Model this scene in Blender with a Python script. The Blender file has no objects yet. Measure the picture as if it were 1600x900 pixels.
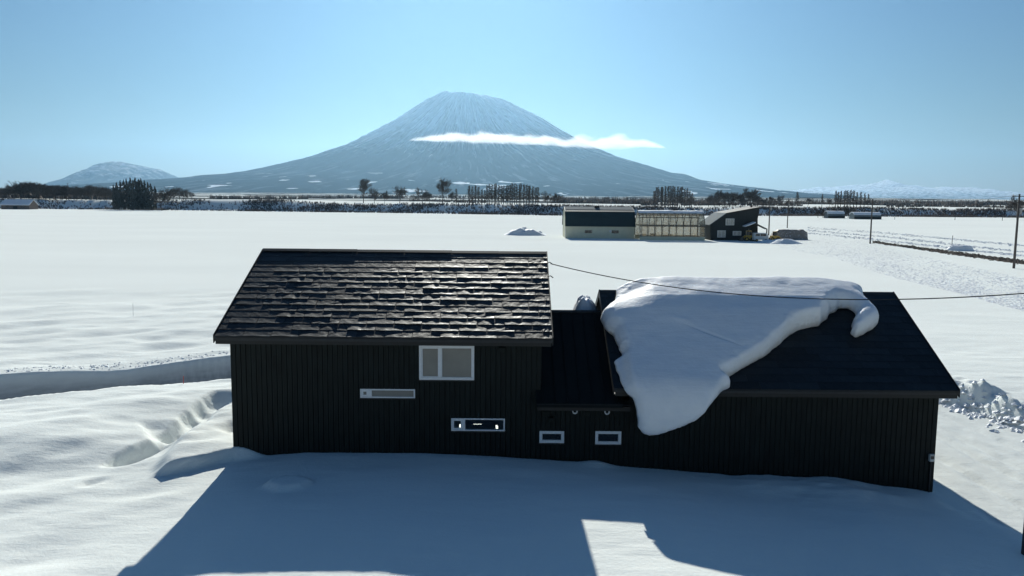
import bpy, bmesh, math, random
import numpy as np
from mathutils import Vector, Matrix

# ------------------------------------------------------------------ camera
scene = bpy.context.scene
COL = scene.collection
CAM_F, CAM_P, CAM_R, CAM_H = 1232.0, math.radians(6.39), math.radians(0.45), 8.2   # focal length in photo pixels, pitch, roll, height
_fw = np.array([0, math.cos(CAM_P), -math.sin(CAM_P)])
_up = np.array([0, math.sin(CAM_P), math.cos(CAM_P)])
_rt = np.array([1.0, 0, 0])
_c, _s = math.cos(CAM_R), math.sin(CAM_R)
RT, UP = _c * _rt + _s * _up, -_s * _rt + _c * _up
CAM = np.array([0, 0, CAM_H])
cd = bpy.data.cameras.new('camera')
cd.sensor_width = 36.0
cd.lens = CAM_F / 1600.0 * 36.0
cd.clip_start, cd.clip_end = 0.5, 120000.0
cam = bpy.data.objects.new('camera', cd)
COL.objects.link(cam)
cam.matrix_world = Matrix(((RT[0], UP[0], -_fw[0], 0), (RT[1], UP[1], -_fw[1], 0), (RT[2], UP[2], -_fw[2], CAM_H), (0, 0, 0, 1)))
scene.camera = cam

# ------------------------------------------------------------------ sky, sun, exposure
SUN_EL, SUN_AZ = math.radians(27.6), math.radians(-3.2)      # azimuth from +Y, clockwise
world = bpy.data.worlds.new('World')
scene.world = world
world.use_nodes = True
wn = world.node_tree
sky = wn.nodes.new('ShaderNodeTexSky')
sky.sky_type = 'NISHITA'
sky.sun_disc = False
sky.sun_elevation = SUN_EL
sky.sun_rotation = SUN_AZ
sky.altitude = 0
sky.air_density = 1.5
sky.dust_density = 0.06
sky.ozone_density = 10.0
bg = wn.nodes['Background']
bg.inputs['Strength'].default_value = 0.05
wn.links.new(sky.outputs[0], bg.inputs['Color'])
sl = bpy.data.lights.new('sun', 'SUN')
sl.energy = 5.0
sl.angle = math.radians(0.53)
sl.color = (1.0, 0.985, 0.90)
sun = bpy.data.objects.new('sun', sl)
COL.objects.link(sun)
_d = Vector((math.sin(SUN_AZ) * math.cos(SUN_EL), math.cos(SUN_AZ) * math.cos(SUN_EL), math.sin(SUN_EL)))
sun.rotation_euler = _d.to_track_quat('Z', 'Y').to_euler()
sun.location = _d * 60
scene.view_settings.view_transform = 'Standard'
scene.view_settings.look = 'None'
scene.view_settings.exposure = 0.14
scene.view_settings.gamma = 1.0
scene.cycles.max_bounces = 6
scene.cycles.diffuse_bounces = 3
scene.cycles.glossy_bounces = 3
scene.cycles.transmission_bounces = 4
scene.cycles.transparent_max_bounces = 12
scene.cycles.volume_bounces = 3

# ------------------------------------------------------------------ helpers: photo pixels to places
def ray(px, py):
    return (px - 800) / CAM_F * RT - (py - 450) / CAM_F * UP + _fw
def atY(px, py, Y):
    d = ray(px, py)
    return CAM + d * (Y / d[1])
def atZ(px, py, Z):
    d = ray(px, py)
    return CAM + d * ((Z - CAM_H) / d[2])

# ------------------------------------------------------------------ helpers: noise
def _hash(ix, iy, seed):
    n = (ix.astype(np.int64) * 374761393 + iy.astype(np.int64) * 668265263 + seed * 982451653) & 0x7fffffff
    n = ((n ^ (n >> 13)) * 1274126177) & 0x7fffffff
    n = n ^ (n >> 16)
    return (n & 0xffff) / 65535.0
def vnoise(x, y, seed=0):
    x, y = np.asarray(x, float), np.asarray(y, float)
    ix, iy = np.floor(x), np.floor(y)
    fx, fy = x - ix, y - iy
    fx, fy = fx * fx * fx * (fx * (fx * 6 - 15) + 10), fy * fy * fy * (fy * (fy * 6 - 15) + 10)
    a, b = _hash(ix, iy, seed), _hash(ix + 1, iy, seed)
    c, d = _hash(ix, iy + 1, seed), _hash(ix + 1, iy + 1, seed)
    return (a + (b - a) * fx) * (1 - fy) + (c + (d - c) * fx) * fy - 0.5
def fbm(x, y, seed=0, oct=4, gain=0.5):
    s, a, f = 0, 1.0, 1.0
    for i in range(oct):
        s = s + a * vnoise(x * f + 17.3 * i, y * f - 9.1 * i, seed + i)
        a *= gain
        f *= 2.03
    return s
def sstep(a, b, x):
    t = np.clip((x - a) / (b - a), 0, 1)
    return t * t * (3 - 2 * t)

# ------------------------------------------------------------------ helpers: objects
def tag(o, label=None, cat=None, group=None, kind=None):
    if label: o['label'] = label
    if cat: o['category'] = cat
    if group: o['group'] = group
    if kind: o['kind'] = kind
    return o
def empty(name, loc=(0, 0, 0), rz=0.0):
    o = bpy.data.objects.new(name, None)
    o.location, o.rotation_euler = loc, (0, 0, rz)
    o.empty_display_size = 0.2
    COL.objects.link(o)
    return o
def link(name, me, parent=None, loc=None):
    o = bpy.data.objects.new(name, me)
    COL.objects.link(o)
    if parent is not None: o.parent = parent
    if loc is not None: o.location = loc
    return o
class MB:
    def __init__(self):
        self.v, self.f = [], []
    def add(self, vs, fs):
        n = len(self.v)
        self.v.extend([tuple(p) for p in vs])
        self.f.extend([tuple(i + n for i in f) for f in fs])
        return self
    def box(self, x0, x1, y0, y1, z0, z1):
        return self.add([(x0, y0, z0), (x1, y0, z0), (x1, y1, z0), (x0, y1, z0), (x0, y0, z1), (x1, y0, z1), (x1, y1, z1), (x0, y1, z1)],
                        [(0, 3, 2, 1), (4, 5, 6, 7), (0, 1, 5, 4), (1, 2, 6, 5), (2, 3, 7, 6), (3, 0, 4, 7)])
    def prism(self, pts, axis, a, b):
        """pts: polygon in the two other axes, extruded along axis from a to b"""
        def P(p, t):
            return {'x': (t, p[0], p[1]), 'y': (p[0], t, p[1]), 'z': (p[0], p[1], t)}[axis]
        n = len(pts)
        vs = [P(p, a) for p in pts] + [P(p, b) for p in pts]
        fs = [tuple(range(n)), tuple(range(2 * n - 1, n - 1, -1))] + [(i, i + n, (i + 1) % n + n, (i + 1) % n) for i in range(n)]
        return self.add(vs, fs)
    def tube(self, pts, rad, n=6, caps=True):
        pts = [Vector(p) for p in pts]
        rad = rad if hasattr(rad, '__len__') else [rad] * len(pts)
        vs, fs = [], []
        for i, p in enumerate(pts):
            d = (pts[min(i + 1, len(pts) - 1)] - pts[max(i - 1, 0)]).normalized()
            a = d.cross(Vector((0, 0, 1)) if abs(d.z) < 0.9 else Vector((1, 0, 0))).normalized()
            b = d.cross(a)
            for k in range(n):
                t = 2 * math.pi * k / n
                vs.append(p + (a * math.cos(t) + b * math.sin(t)) * rad[i])
        for i in range(len(pts) - 1):
            for k in range(n):
                k2 = (k + 1) % n
                fs.append((i * n + k, i * n + k2, (i + 1) * n + k2, (i + 1) * n + k))
        if caps:
            fs.append(tuple(range(n - 1, -1, -1)))
            fs.append(tuple(range((len(pts) - 1) * n, len(pts) * n)))
        return self.add(vs, fs)
    def mesh(self, name, mat, smooth=False):
        me = bpy.data.meshes.new(name)
        me.from_pydata(self.v, [], self.f)
        me.materials.append(mat)
        if smooth: me.polygons.foreach_set('use_smooth', [True] * len(me.polygons))
        me.update()
        return me
    def build(self, name, mat, parent=None, smooth=False, fix=True):
        me = self.mesh(name, mat, smooth)
        if fix:
            bm = bmesh.new(); bm.from_mesh(me)
            bmesh.ops.recalc_face_normals(bm, faces=bm.faces[:])
            bm.to_mesh(me); bm.free()
        return link(name, me, parent)
def grid_mesh(name, P, mat, smooth=True, mask=None):
    """P: (n, m, 3) array of points"""
    n, m = P.shape[:2]
    me = bpy.data.meshes.new(name)
    idx = np.arange(n * m).reshape(n, m)
    q = np.stack([idx[:-1, :-1], idx[:-1, 1:], idx[1:, 1:], idx[1:, :-1]], -1).reshape(-1, 4)
    if mask is not None: q = q[mask.reshape(-1)]
    me.vertices.add(n * m)
    me.vertices.foreach_set('co', P.reshape(-1).astype(np.float32))
    me.loops.add(q.size)
    me.loops.foreach_set('vertex_index', q.reshape(-1).astype(np.int32))
    me.polygons.add(len(q))
    me.polygons.foreach_set('loop_start', np.arange(0, q.size, 4, dtype=np.int32))
    me.polygons.foreach_set('loop_total', np.full(len(q), 4, np.int32))
    me.polygons.foreach_set('use_smooth', np.full(len(q), smooth))
    me.materials.append(mat)
    me.update(); me.validate()
    return me
def copy_tree(o, parent=None):
    c = o.copy()
    COL.objects.link(c)
    if parent is not None: c.parent = parent
    for ch in list(o.children): copy_tree(ch, c)
    return c

# ------------------------------------------------------------------ materials
class NT:
    """a small node-tree writer"""
    def __init__(self, name):
        self.m = bpy.data.materials.new(name)
        self.m.use_nodes = True
        self.t = self.m.node_tree
        self.b = self.t.nodes['Principled BSDF']
        self.out = self.t.nodes['Material Output']
    def n(self, typ, **kw):
        nd = self.t.nodes.new(typ)
        for k, v in kw.items():
            if k.startswith('i_'):
                nd.inputs[k[2:].replace('_', ' ')].default_value = v
            else:
                setattr(nd, k, v)
        return nd
    def l(self, a, b): self.t.links.new(a, b)
    def coord(self, scale=(1, 1, 1), kind='Object', rot=(0, 0, 0)):
        tc = self.n('ShaderNodeTexCoord')
        mp = self.n('ShaderNodeMapping')
        mp.inputs['Scale'].default_value = scale
        mp.inputs['Rotation'].default_value = rot
        self.l(tc.outputs[kind], mp.inputs['Vector'])
        return mp.outputs[0]
    def noise(self, vec, scale, detail=4, rough=0.55):
        nd = self.n('ShaderNodeTexNoise')
        nd.inputs['Scale'].default_value = scale
        nd.inputs['Detail'].default_value = detail
        nd.inputs['Roughness'].default_value = rough
        if vec is not None: self.l(vec, nd.inputs['Vector'])
        return nd.outputs['Fac']
    def ramp(self, fac, stops):
        r = self.n('ShaderNodeValToRGB')
        e = r.color_ramp.elements
        while len(e) < len(stops): e.new(0.5)
        for el, (p, c) in zip(e, stops):
            el.position = p
            el.color = (*c, 1) if hasattr(c, '__len__') else (c, c, c, 1)
        self.l(fac, r.inputs[0])
        return r.outputs[0]
    def mix(self, fac, a, b):
        m = self.n('ShaderNodeMix', data_type='RGBA')
        for sock, v in ((0, fac), (6, a), (7, b)):
            if hasattr(v, 'is_linked'): self.l(v, m.inputs[sock])
            else: m.inputs[sock].default_value = (*v, 1) if hasattr(v, '__len__') else v
        return m.outputs[2]
    def math(self, op, a, b=None):
        m = self.n('ShaderNodeMath', operation=op)
        for i, v in enumerate((a, b)):
            if v is None: continue
            if hasattr(v, 'is_linked'): self.l(v, m.inputs[i])
            else: m.inputs[i].default_value = v
        return m.outputs[0]
    def bump(self, h, strength, dist, prev=None):
        b = self.n('ShaderNodeBump')
        b.inputs['Strength'].default_value = strength
        b.inputs['Distance'].default_value = dist
        self.l(h, b.inputs['Height'])
        if prev is not None: self.l(prev, b.inputs['Normal'])
        return b.outputs[0]
def plain(name, col, rough=0.6, metal=0.0, var=0.25, scale=6.0, bump=0.0, spec=0.5, kind='Object', stretch=(1, 1, 1)):
    """a paint or material of one colour, uneven by noise"""
    t = NT(name)
    v = t.coord(stretch, kind)
    f = t.noise(v, scale, 5)
    c = t.ramp(f, [(0.25, [x * (1 - var) for x in col]), (0.75, [min(1, x * (1 + var)) for x in col])])
    t.l(c, t.b.inputs['Base Color'])
    t.b.inputs['Roughness'].default_value = rough
    t.b.inputs['Metallic'].default_value = metal
    t.b.inputs['Specular IOR Level'].default_value = spec
    if bump: t.l(t.bump(t.noise(v, scale * 4, 4), bump, 0.02), t.b.inputs['Normal'])
    return t.m

def snow_ground_mat():
    t = NT('snow_ground')
    v = t.coord((1, 1, 1))
    fine = t.noise(v, 9.0, 5, 0.6)
    rip = t.noise(t.coord((0.35, 1.6, 1), rot=(0, 0, 0.25)), 1.3, 6, 0.6)
    broad = t.noise(t.coord((0.02, 0.05, 1)), 1.0, 3)
    c = t.ramp(broad, [(0.3, (0.85, 0.88, 0.84)), (0.7, (0.90, 0.93, 0.885))])
    # beyond the river terrace the plain is woods and open snow in long patches
    tc = t.n('ShaderNodeTexCoord')
    sp = t.n('ShaderNodeSeparateXYZ'); t.l(tc.outputs['Object'], sp.inputs[0])
    far = t.n('ShaderNodeMapRange'); far.inputs[1].default_value = 620; far.inputs[2].default_value = 900
    t.l(sp.outputs[1], far.inputs[0])
    w = t.noise(t.coord((0.0021, 0.0034, 1)), 1.0, 6, 0.62)
    wm = t.ramp(w, [(0.46, 0.0), (0.50, 1.0)])
    wood = t.math('MULTIPLY', wm, far.outputs[0])
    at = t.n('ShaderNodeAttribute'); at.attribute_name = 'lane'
    lane_shade = t.ramp(t.noise(t.coord((0.6, 0.6, 3.0)), 1.5, 5, 0.65), [(0.3, (0.20, 0.23, 0.26)), (0.7, (0.40, 0.43, 0.46))])  # packed snow grey, darkened so the trench wall's shade lies in the colour
    c = t.mix(at.outputs['Fac'], c, lane_shade)
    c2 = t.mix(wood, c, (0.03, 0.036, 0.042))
    t.l(c2, t.b.inputs['Base Color'])
    t.b.inputs['Roughness'].default_value = 0.9
    t.b.inputs['Specular IOR Level'].default_value = 0.0
    n1 = t.bump(rip, 0.32, 0.09)
    n2 = t.bump(t.noise(v, 45.0, 3, 0.7), 0.35, 0.012, t.bump(fine, 0.5, 0.03, n1))
    t.l(n2, t.b.inputs['Normal'])
    return t.m
def snow_mat(name='snow', sss=0.0, rad=(0.3, 0.3, 0.3), scale=0.4, dirty=0.0):
    t = NT(name)
    v = t.coord()
    f = t.noise(v, 2.2, 4)
    c = t.ramp(f, [(0.3, (0.83, 0.86, 0.885)), (0.7, (0.89, 0.91, 0.925))])
    if dirty:
        d = t.ramp(t.noise(v, 3.1, 6, 0.7), [(0.28, 0.15), (0.45, dirty)])
        c = t.mix(d, c, (0.2, 0.17, 0.14))
    t.l(c, t.b.inputs['Base Color'])
    t.b.inputs['Roughness'].default_value = 0.6
    t.b.inputs['Specular IOR Level'].default_value = 0.3
    if sss:
        t.b.inputs['Subsurface Weight'].default_value = sss
        t.b.inputs['Subsurface Radius'].default_value = rad
        t.b.inputs['Subsurface Scale'].default_value = scale
    n1 = t.bump(t.noise(v, 1.6, 5, 0.6), 0.35, 0.08)
    n1 = t.bump(t.noise(t.coord((0.5, 0.5, 7.0)), 1.6, 4, 0.6), 0.35 if sss else 0.0, 0.05, n1)
    t.l(t.bump(t.noise(v, 14, 4), 0.3, 0.02, n1), t.b.inputs['Normal'])
    return t.m
M = {}
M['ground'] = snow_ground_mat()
M['snow'] = snow_mat()
M['roof_snow'] = snow_mat('roof_snow', 0.35, (1.0, 0.95, 0.85), 0.16)
M['dirty_snow'] = snow_mat('dirty_snow', dirty=0.92)
M['siding'] = plain('dark_siding', (0.0066, 0.0104, 0.0094), 0.65, spec=0.22, var=0.5, scale=3.0, bump=0.15, stretch=(2, 2, 0.4))
M['dark_trim'] = plain('dark_trim', (0.012, 0.013, 0.013), 0.5, var=0.2, spec=0.3)
M['seam_metal'] = plain('seam_metal', (0.006, 0.009, 0.01), 0.75, var=0.3, scale=2.0, spec=0.15)
M['roof_deck'] = plain('roof_deck', (0.012, 0.014, 0.016), 0.6, var=0.3)
M['window_white'] = plain('window_white', (0.72, 0.74, 0.75), 0.4, var=0.06, scale=20)
M['grey_plastic'] = plain('grey_plastic', (0.5, 0.5, 0.48), 0.5, var=0.1)
M['concrete'] = plain('concrete', (0.3, 0.3, 0.29), 0.8, var=0.25)
M['floor'] = plain('pale_floor', (0.55, 0.48, 0.4), 0.5, var=0.15)
M['wood_pole'] = plain('wood_pole', (0.075, 0.065, 0.06), 0.8, var=0.4, scale=10)
M['cable'] = plain('black_cable', (0.02, 0.02, 0.022), 0.6, var=0.2)
M['bark'] = plain('bark', (0.07, 0.06, 0.055), 0.9, var=0.4, scale=4)
M['twig'] = plain('twig', (0.075, 0.062, 0.055), 0.9, var=0.35, scale=2)
M['needle'] = plain('needle', (0.042, 0.046, 0.04), 0.8, var=0.4, scale=1.5)
M['scrub'] = plain('scrub_twig', (0.085, 0.072, 0.068), 0.9, var=0.4, scale=0.4)
M['soil'] = plain('soil', (0.085, 0.062, 0.045), 0.95, var=0.5, scale=1.2, bump=0.6)

def shingle_mat():
    t = NT('roof_shingle')
    v = t.coord()
    oi = t.n('ShaderNodeObjectInfo')
    f = t.noise(v, 5, 5, 0.6)
    c = t.ramp(f, [(0.25, (0.006, 0.010, 0.014)), (0.75, (0.014, 0.022, 0.029))])
    g = t.math('ADD', t.math('MULTIPLY', oi.outputs['Random'], 0.7), 0.6)
    hv = t.n('ShaderNodeHueSaturation'); t.l(c, hv.inputs['Color']); t.l(g, hv.inputs['Value'])
    t.l(hv.outputs[0], t.b.inputs['Base Color'])
    r = t.ramp(t.noise(v, 3.0, 4), [(0.3, 0.42), (0.7, 0.58)])
    t.l(r, t.b.inputs['Roughness'])
    t.b.inputs['Specular IOR Level'].default_value = 0.18
    n1 = t.bump(t.noise(v, 4.0, 3), 0.55, 0.03)
    t.l(t.bump(t.noise(v, 40, 4), 0.3, 0.006, n1), t.b.inputs['Normal'])
    return t.m
M['shingle'] = shingle_mat()
def glass_mat(name, tint=(1, 1, 1)):
    t = NT(name)
    tr = t.n('ShaderNodeBsdfTransparent'); tr.inputs[0].default_value = (*tint, 1)
    gl = t.n('ShaderNodeBsdfGlossy'); gl.inputs['Roughness'].default_value = 0.03
    fr = t.n('ShaderNodeFresnel'); fr.inputs[0].default_value = 1.5
    mx = t.n('ShaderNodeMixShader')
    t.l(fr.outputs[0], mx.inputs[0]); t.l(tr.outputs[0], mx.inputs[1]); t.l(gl.outputs[0], mx.inputs[2])
    t.l(mx.outputs[0], t.out.inputs['Surface'])
    return t.m
M['glass'] = glass_mat('clear_glass', (0.85, 0.9, 0.9))
M['dark_glass'] = plain('dark_glass', (0.01, 0.014, 0.018), 0.08, var=0.2)
M['frosted'] = plain('frosted_glass', (0.19, 0.19, 0.17), 0.25, var=0.18, scale=1.3)
def film_mat():
    t = NT('greenhouse_film')
    v = t.coord()
    tr = t.n('ShaderNodeBsdfTransparent'); tr.inputs[0].default_value = (0.8, 0.82, 0.8, 1)
    tl = t.n('ShaderNodeBsdfTranslucent'); tl.inputs[0].default_value = (0.36, 0.31, 0.23, 1)
    pr = t.b; pr.inputs['Base Color'].default_value = (0.25, 0.24, 0.2, 1); pr.inputs['Roughness'].default_value = 0.2
    m1 = t.n('ShaderNodeMixShader'); m2 = t.n('ShaderNodeMixShader')
    f = t.ramp(t.noise(v, 0.9, 4), [(0.35, 0.12), (0.65, 0.5)])
    t.l(f, m1.inputs[0]); t.l(tr.outputs[0], m1.inputs[1]); t.l(tl.outputs[0], m1.inputs[2])
    m2.inputs[0].default_value = 0.25
    t.l(m1.outputs[0], m2.inputs[1]); t.l(pr.outputs[0], m2.inputs[2])
    t.l(m2.outputs[0], t.out.inputs['Surface'])
    return t.m
M['film'] = film_mat()

# ------------------------------------------------------------------ the ground: one sheet of snow to the horizon
FOOT = [(-8.75, 0.93, 24.2, 32.7), (0.93, 3.45, 24.2, 31.8), (3.45, 13.4, 24.2, 32.2)]      # house footprint
ROAD = np.array([(-70, 6), (-45, 18.5), (-30, 28), (-21.8, 33), (-13.7, 37.8), (-4, 42.3), (6, 43.5), (13, 41), (17, 35), (17.6, 27), (17.8, 14), (17.8, -20)], float)
ROADW = np.array([2.1, 2.1, 2.1, 2.15, 2.35, 2.3, 2.4, 2.6, 2.7, 3.1, 3.6, 3.6])
ROADZ = np.array([-1.8, -1.8, -1.8, -1.8, -1.8, -1.6, -1.2, -1.0, -0.97, -0.95, -0.95, -0.95])
def catmull(P, n=12):
    out = []
    Q = np.vstack([2 * P[0] - P[1], P, 2 * P[-1] - P[-2]])
    for i in range(1, len(Q) - 2):
        for k in range(n):
            t = k / n
            out.append(0.5 * ((2 * Q[i]) + (-Q[i - 1] + Q[i + 1]) * t + (2 * Q[i - 1] - 5 * Q[i] + 4 * Q[i + 1] - Q[i + 2]) * t * t + (-Q[i - 1] + 3 * Q[i] - 3 * Q[i + 1] + Q[i + 2]) * t ** 3))
    out.append(P[-1])
    return np.array(out)
_RP = catmull(np.column_stack([ROAD, ROADW, ROADZ]))
def road_dist(x, y):
    """signed side distance, half width and floor level of the ploughed lane"""
    best = np.full(x.shape, 1e9); w = np.zeros(x.shape); z = np.zeros(x.shape); side = np.zeros(x.shape)
    for a, b in zip(_RP[:-1], _RP[1:]):
        d = b[:2] - a[:2]
        L = d @ d
        t = np.clip(((x - a[0]) * d[0] + (y - a[1]) * d[1]) / L, 0, 1)
        dx, dy = x - a[0] - t * d[0], y - a[1] - t * d[1]
        D = np.hypot(dx, dy)
        m = D < best
        best = np.where(m, D, best)
        w = np.where(m, a[2] + (b[2] - a[2]) * t, w)
        z = np.where(m, a[3] + (b[3] - a[3]) * t, z)
        side = np.where(m, np.sign(d[0] * dy - d[1] * dx), side)
    return best, w, z, side
WX = [-60, -12, -8.74, -6.44, -2.8, 0.8, 2.5, 6.95, 10.2, 13.4, 16, 60]
WZ = [0.0, 0.10, 0.0, 0.2, 0.21, 0.03, -0.08, -0.4, -0.52, -0.93, -0.95, -0.6]
TERR_X = np.array([-3000, -250, -160, -60, 27, 170, 300, 3000])
TERR_Y = np.array([520, 508, 482, 460, 424, 470, 470, 520])         # foot of the river terrace
TERR_Z = np.array([6.5, 6.0, 6.8, 5.8, 5.0, 5.2, 4.6, 5.0])         # its top
def bump_e(x, y, cx, cy, rx, ry, rot=0.0, p=2.0):
    c, s = math.cos(rot), math.sin(rot)
    u, v = ((x - cx) * c + (y - cy) * s) / rx, (-(x - cx) * s + (y - cy) * c) / ry
    return np.exp(-(u * u + v * v) ** (p / 2))
def ground_z(x, y):
    x, y = np.asarray(x, float), np.asarray(y, float)
    near = (np.abs(x) < 70) & (y < 75)
    far_mask = ~near
    z = np.zeros(x.shape)
    # --- open field, terrace, plain rising to the mountain
    ty = np.interp(x, TERR_X, TERR_Y) + 6 * fbm(x / 45, y * 0, 3, 3)
    tz = np.interp(x, TERR_X, TERR_Z) + 0.8 * fbm(x / 60, y * 0, 8, 3)
    up = sstep(0, 1, (y - ty) / 16.0)
    z = z + up * tz + up * 1.2 * fbm(x / 90, y / 90, 11, 3)
    dist = np.hypot(x, y)
    z = z + 26 * sstep(1800, 6500, y) * sstep(-6500, -1500, -np.abs(x + 500)) + up * 14 * sstep(700, 2600, y) * (0.5 + fbm(x / 500, y / 500, 5, 3))
    z = z + np.where(near, 0, 0.12 * fbm(x / 22, y / 30, 21, 3) * sstep(60, 120, dist))
    out = np.where(near, 0.0, z)
    if near.any(): out[near] = near_z(x[near], y[near])
    return out
def near_z(x, y):
    near = np.ones(x.shape, bool)
    w = np.interp(x, WX, WZ)
    front = np.clip(24.2 - y, 0, 14)
    slope = np.interp(x, [-30, -9, -4, 1, 4, 9, 14, 20], [0.03, 0.012, 0.008, 0.0, -0.02, 0.0, 0.0, 0.0])
    zn = w - slope * front
    back = sstep(25, 37, y)
    zn = zn * (1 - back)
    # left-hand drift field: mound along the lane, drifts against the gable wall
    zn = zn + 0.22 * bump_e(x, y, -16.5, 29.0, 5.5, 3.0, 0.5) + 0.16 * bump_e(x, y, -11.6, 32.2, 3.5, 1.6, 0.5) - 0.18 * bump_e(x, y, -14.5, 23.5, 3.2, 1.6, 0.2)
    c_, s_ = math.cos(0.6), math.sin(0.6)
    xr, yr = x * c_ + y * s_, -x * s_ + y * c_
    zn = zn + (0.34 * fbm(xr / 6.5, yr / 3.0, 31, 3) + 0.05 * fbm(x / 2.2, y / 1.2, 33, 3)) * sstep(-7.5, -11.5, x) * sstep(12, 17, y)
    # slab of slid snow along the gable wall, cut off on its near side
    xl = np.interp(y, [22.2, 22.6, 23.4, 25.6, 27.5, 29.5, 31.0, 33.0], [-10.35, -10.65, -10.9, -11.3, -11.35, -11.4, -11.3, -10.9]) + 0.10 * fbm(y / 0.9, x * 0, 53, 2)
    yn = np.interp(x, [-11.2, -10.5, -10.1, -9.6, -9.1, -8.6], [22.5, 22.32, 22.75, 23.1, 23.55, 23.95]) + 0.07 * fbm(x / 0.5, y * 0, 51, 2)
    slab = sstep(0, 0.20, y - yn) * sstep(33.0, 28.5, y) * sstep(-0.10, 0.55, x - xl)
    zn = zn + slab * (0.36 + 0.07 * fbm(x / 0.9, y / 0.9, 52, 3)) * sstep(-7.6, -8.6, x)
    # scoured moats left of it, steep on the side away from the wall
    def moat(ax, ay, bx, by, wl, wr, dep, seed):
        dx, dy = bx - ax, by - ay
        L = math.hypot(dx, dy)
        t = ((x - ax) * dx + (y - ay) * dy) / L
        d_ = (dx * (y - ay) - dy * (x - ax)) / L + 0.16 * fbm(t / 0.7, t * 0, seed, 3)
        pr = np.where(d_ > 0, np.exp(-(d_ / wl) ** 4), np.exp(-(d_ / wr) ** 2))
        return dep * pr * sstep(-0.3, 0.5, t) * sstep(L + 0.5, L - 0.9, t) * (1 + 0.35 * fbm(x / 0.5, y / 0.5, seed + 1, 3))
    zn = zn - moat(-12.0, 26.7, -11.75, 31.7, 0.35, 0.75, 0.52, 301) - moat(-12.55, 23.9, -11.75, 26.5, 0.32, 0.55, 0.50, 305) - moat(-11.9, 26.0, -13.2, 27.9, 0.25, 0.6, 0.22, 309)
    zn = zn - moat(-12.35, 22.0, -12.25, 22.5, 0.14, 0.25, 0.26, 313) - 0.40 * bump_e(x, y, -9.35, 26.6, 0.55, 0.6, 0.4) * (1 + 0.6 * fbm(x / 0.35, y / 0.35, 317, 3))
    # sastrugi and small roughness
    zn = zn + 0.035 * fbm(x / 1.7, y / 0.7, 41, 4) + 0.06 * fbm(x / 6, y / 4, 44, 3)
    # half-buried lump and dents in the shade before the house
    lump = sstep(1.0, 0.72, np.hypot((x + 6.35) / 0.68, (y - 21.65) / 0.62) + 0.3 * fbm(x / 0.4, y / 0.4, 61, 2))
    zn = zn - 0.10 * bump_e(x, y, -6.35, 21.7, 1.2, 1.0) + 0.15 * lump
    # drift before the garage wall and the fallen roof snow
    zn = zn + 0.16 * bump_e(x, y, 9.4, 23.3, 2.6, 0.8, -0.1) + 0.12 * bump_e(x, y, 2.7, 24.1, 0.45, 0.3) + 0.22 * bump_e(x, y, 14.1, 21.6, 0.9, 1.3)
    zn = zn + 0.10 * sstep(5, 8, x) * sstep(13, 11, x) * sstep(21.5, 23.2, y) * fbm(x / 0.9, y / 0.6, 63, 3)
    # the ploughed lane
    D, rw, rz, side = road_dist(np.where(near, x, 0), np.where(near, y, 0))
    edge = D - rw + 0.18 * fbm(x / 1.3, y / 1.3, 71, 3)
    wall = sstep(0.0, 0.42, edge)
    rightside = sstep(9, 14, x)
    wallr = sstep(0.0, 1.0, edge)
    wall = wall * (1 - rightside) + wallr * rightside
    rough = np.interp(x, [8, 14, 24], [0, 1, 1])
    bank = bump_e(edge, 0 * x, 0.75, 0, 0.8, 1) * (side > 0) * sstep(27, 30, y) * rightside
    zn = zn + bank * (0.30 + 0.55 * fbm(x / 0.8, y / 0.8, 75, 4))
    ruts = -0.12 * sum(np.exp(-((D * side - o_) / 0.16) ** 2) for o_ in (-2.1, -0.65, 0.1, 1.5)) + 0.05 * fbm(x / 0.35, y / 1.1, 77, 3)
    zr = rz + ruts
    inlane = (x > 13.0) | (y > 24.0) | (x < -15)
    zn = np.where(inlane, zr + (zn - zr) * wall, zn)
    # right of the garage the yard is ploughed up to the wall
    yard = sstep(12.9, 13.6, x) * sstep(20.8, 23.2, y) * sstep(36, 33, y) * (D < rw + 3) * (side < 0)
    zn = zn + (zr - zn) * yard
    # nothing inside the walls
    for (x0, x1, y0, y1) in FOOT:
        ins = sstep(0.10, 0.28, x - x0) * sstep(0.10, 0.28, x1 - x) * sstep(0.10, 0.28, y - y0) * sstep(0.10, 0.28, y1 - y) if x0 not in (0.93, 3.45) else sstep(-0.2, 0.1, x - x0) * sstep(0.10, 0.28, x1 - x) * sstep(0.10, 0.28, y - y0) * sstep(0.10, 0.28, y1 - y)
        zn = zn + (-1.7 - zn) * ins
    blend = sstep(70, 52, np.abs(x)) * sstep(75, 58, y)
    return zn * blend
def spaced(lo, hi, d0, a, b, g):
    """coordinates from a to b at step d0, growing by g outwards to lo and hi"""
    c = list(np.arange(a, b, d0))
    d, v = d0, c[-1]
    while v < hi:
        d *= g; v += d; c.append(v)
    d, v = d0, c[0]
    while v > lo:
        d *= g; v -= d; c.insert(0, v)
    return np.array(c)
gx = spaced(-18500, 20500, 0.115, -21.0, 20.5, 1.052)
gy1 = list(np.arange(12.0, 37.0, 0.115))
gy = [v for v in spaced(-400, 12.0, 0.115, 12.0, 12.3, 1.13) if v < 12.0] + gy1
d = 0.115
while gy[-1] < 90:
    d = min(d * 1.02, 0.6); gy.append(gy[-1] + d)
while gy[-1] < 410:
    d = min(d * 1.06, 5.0); gy.append(gy[-1] + d)
d = 2.2
while gy[-1] < 540: gy.append(gy[-1] + d)
while gy[-1] < 25000:
    d *= 1.06; gy.append(gy[-1] + d)
gy = np.array(gy)
GX, GY = np.meshgrid(gx, gy)
GZ = ground_z(GX, GY)
me = grid_mesh('snow_field', np.stack([GX, GY, GZ], -1), M['ground'])
_nr = (np.abs(GX) < 70) & (GY < 75)
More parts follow.
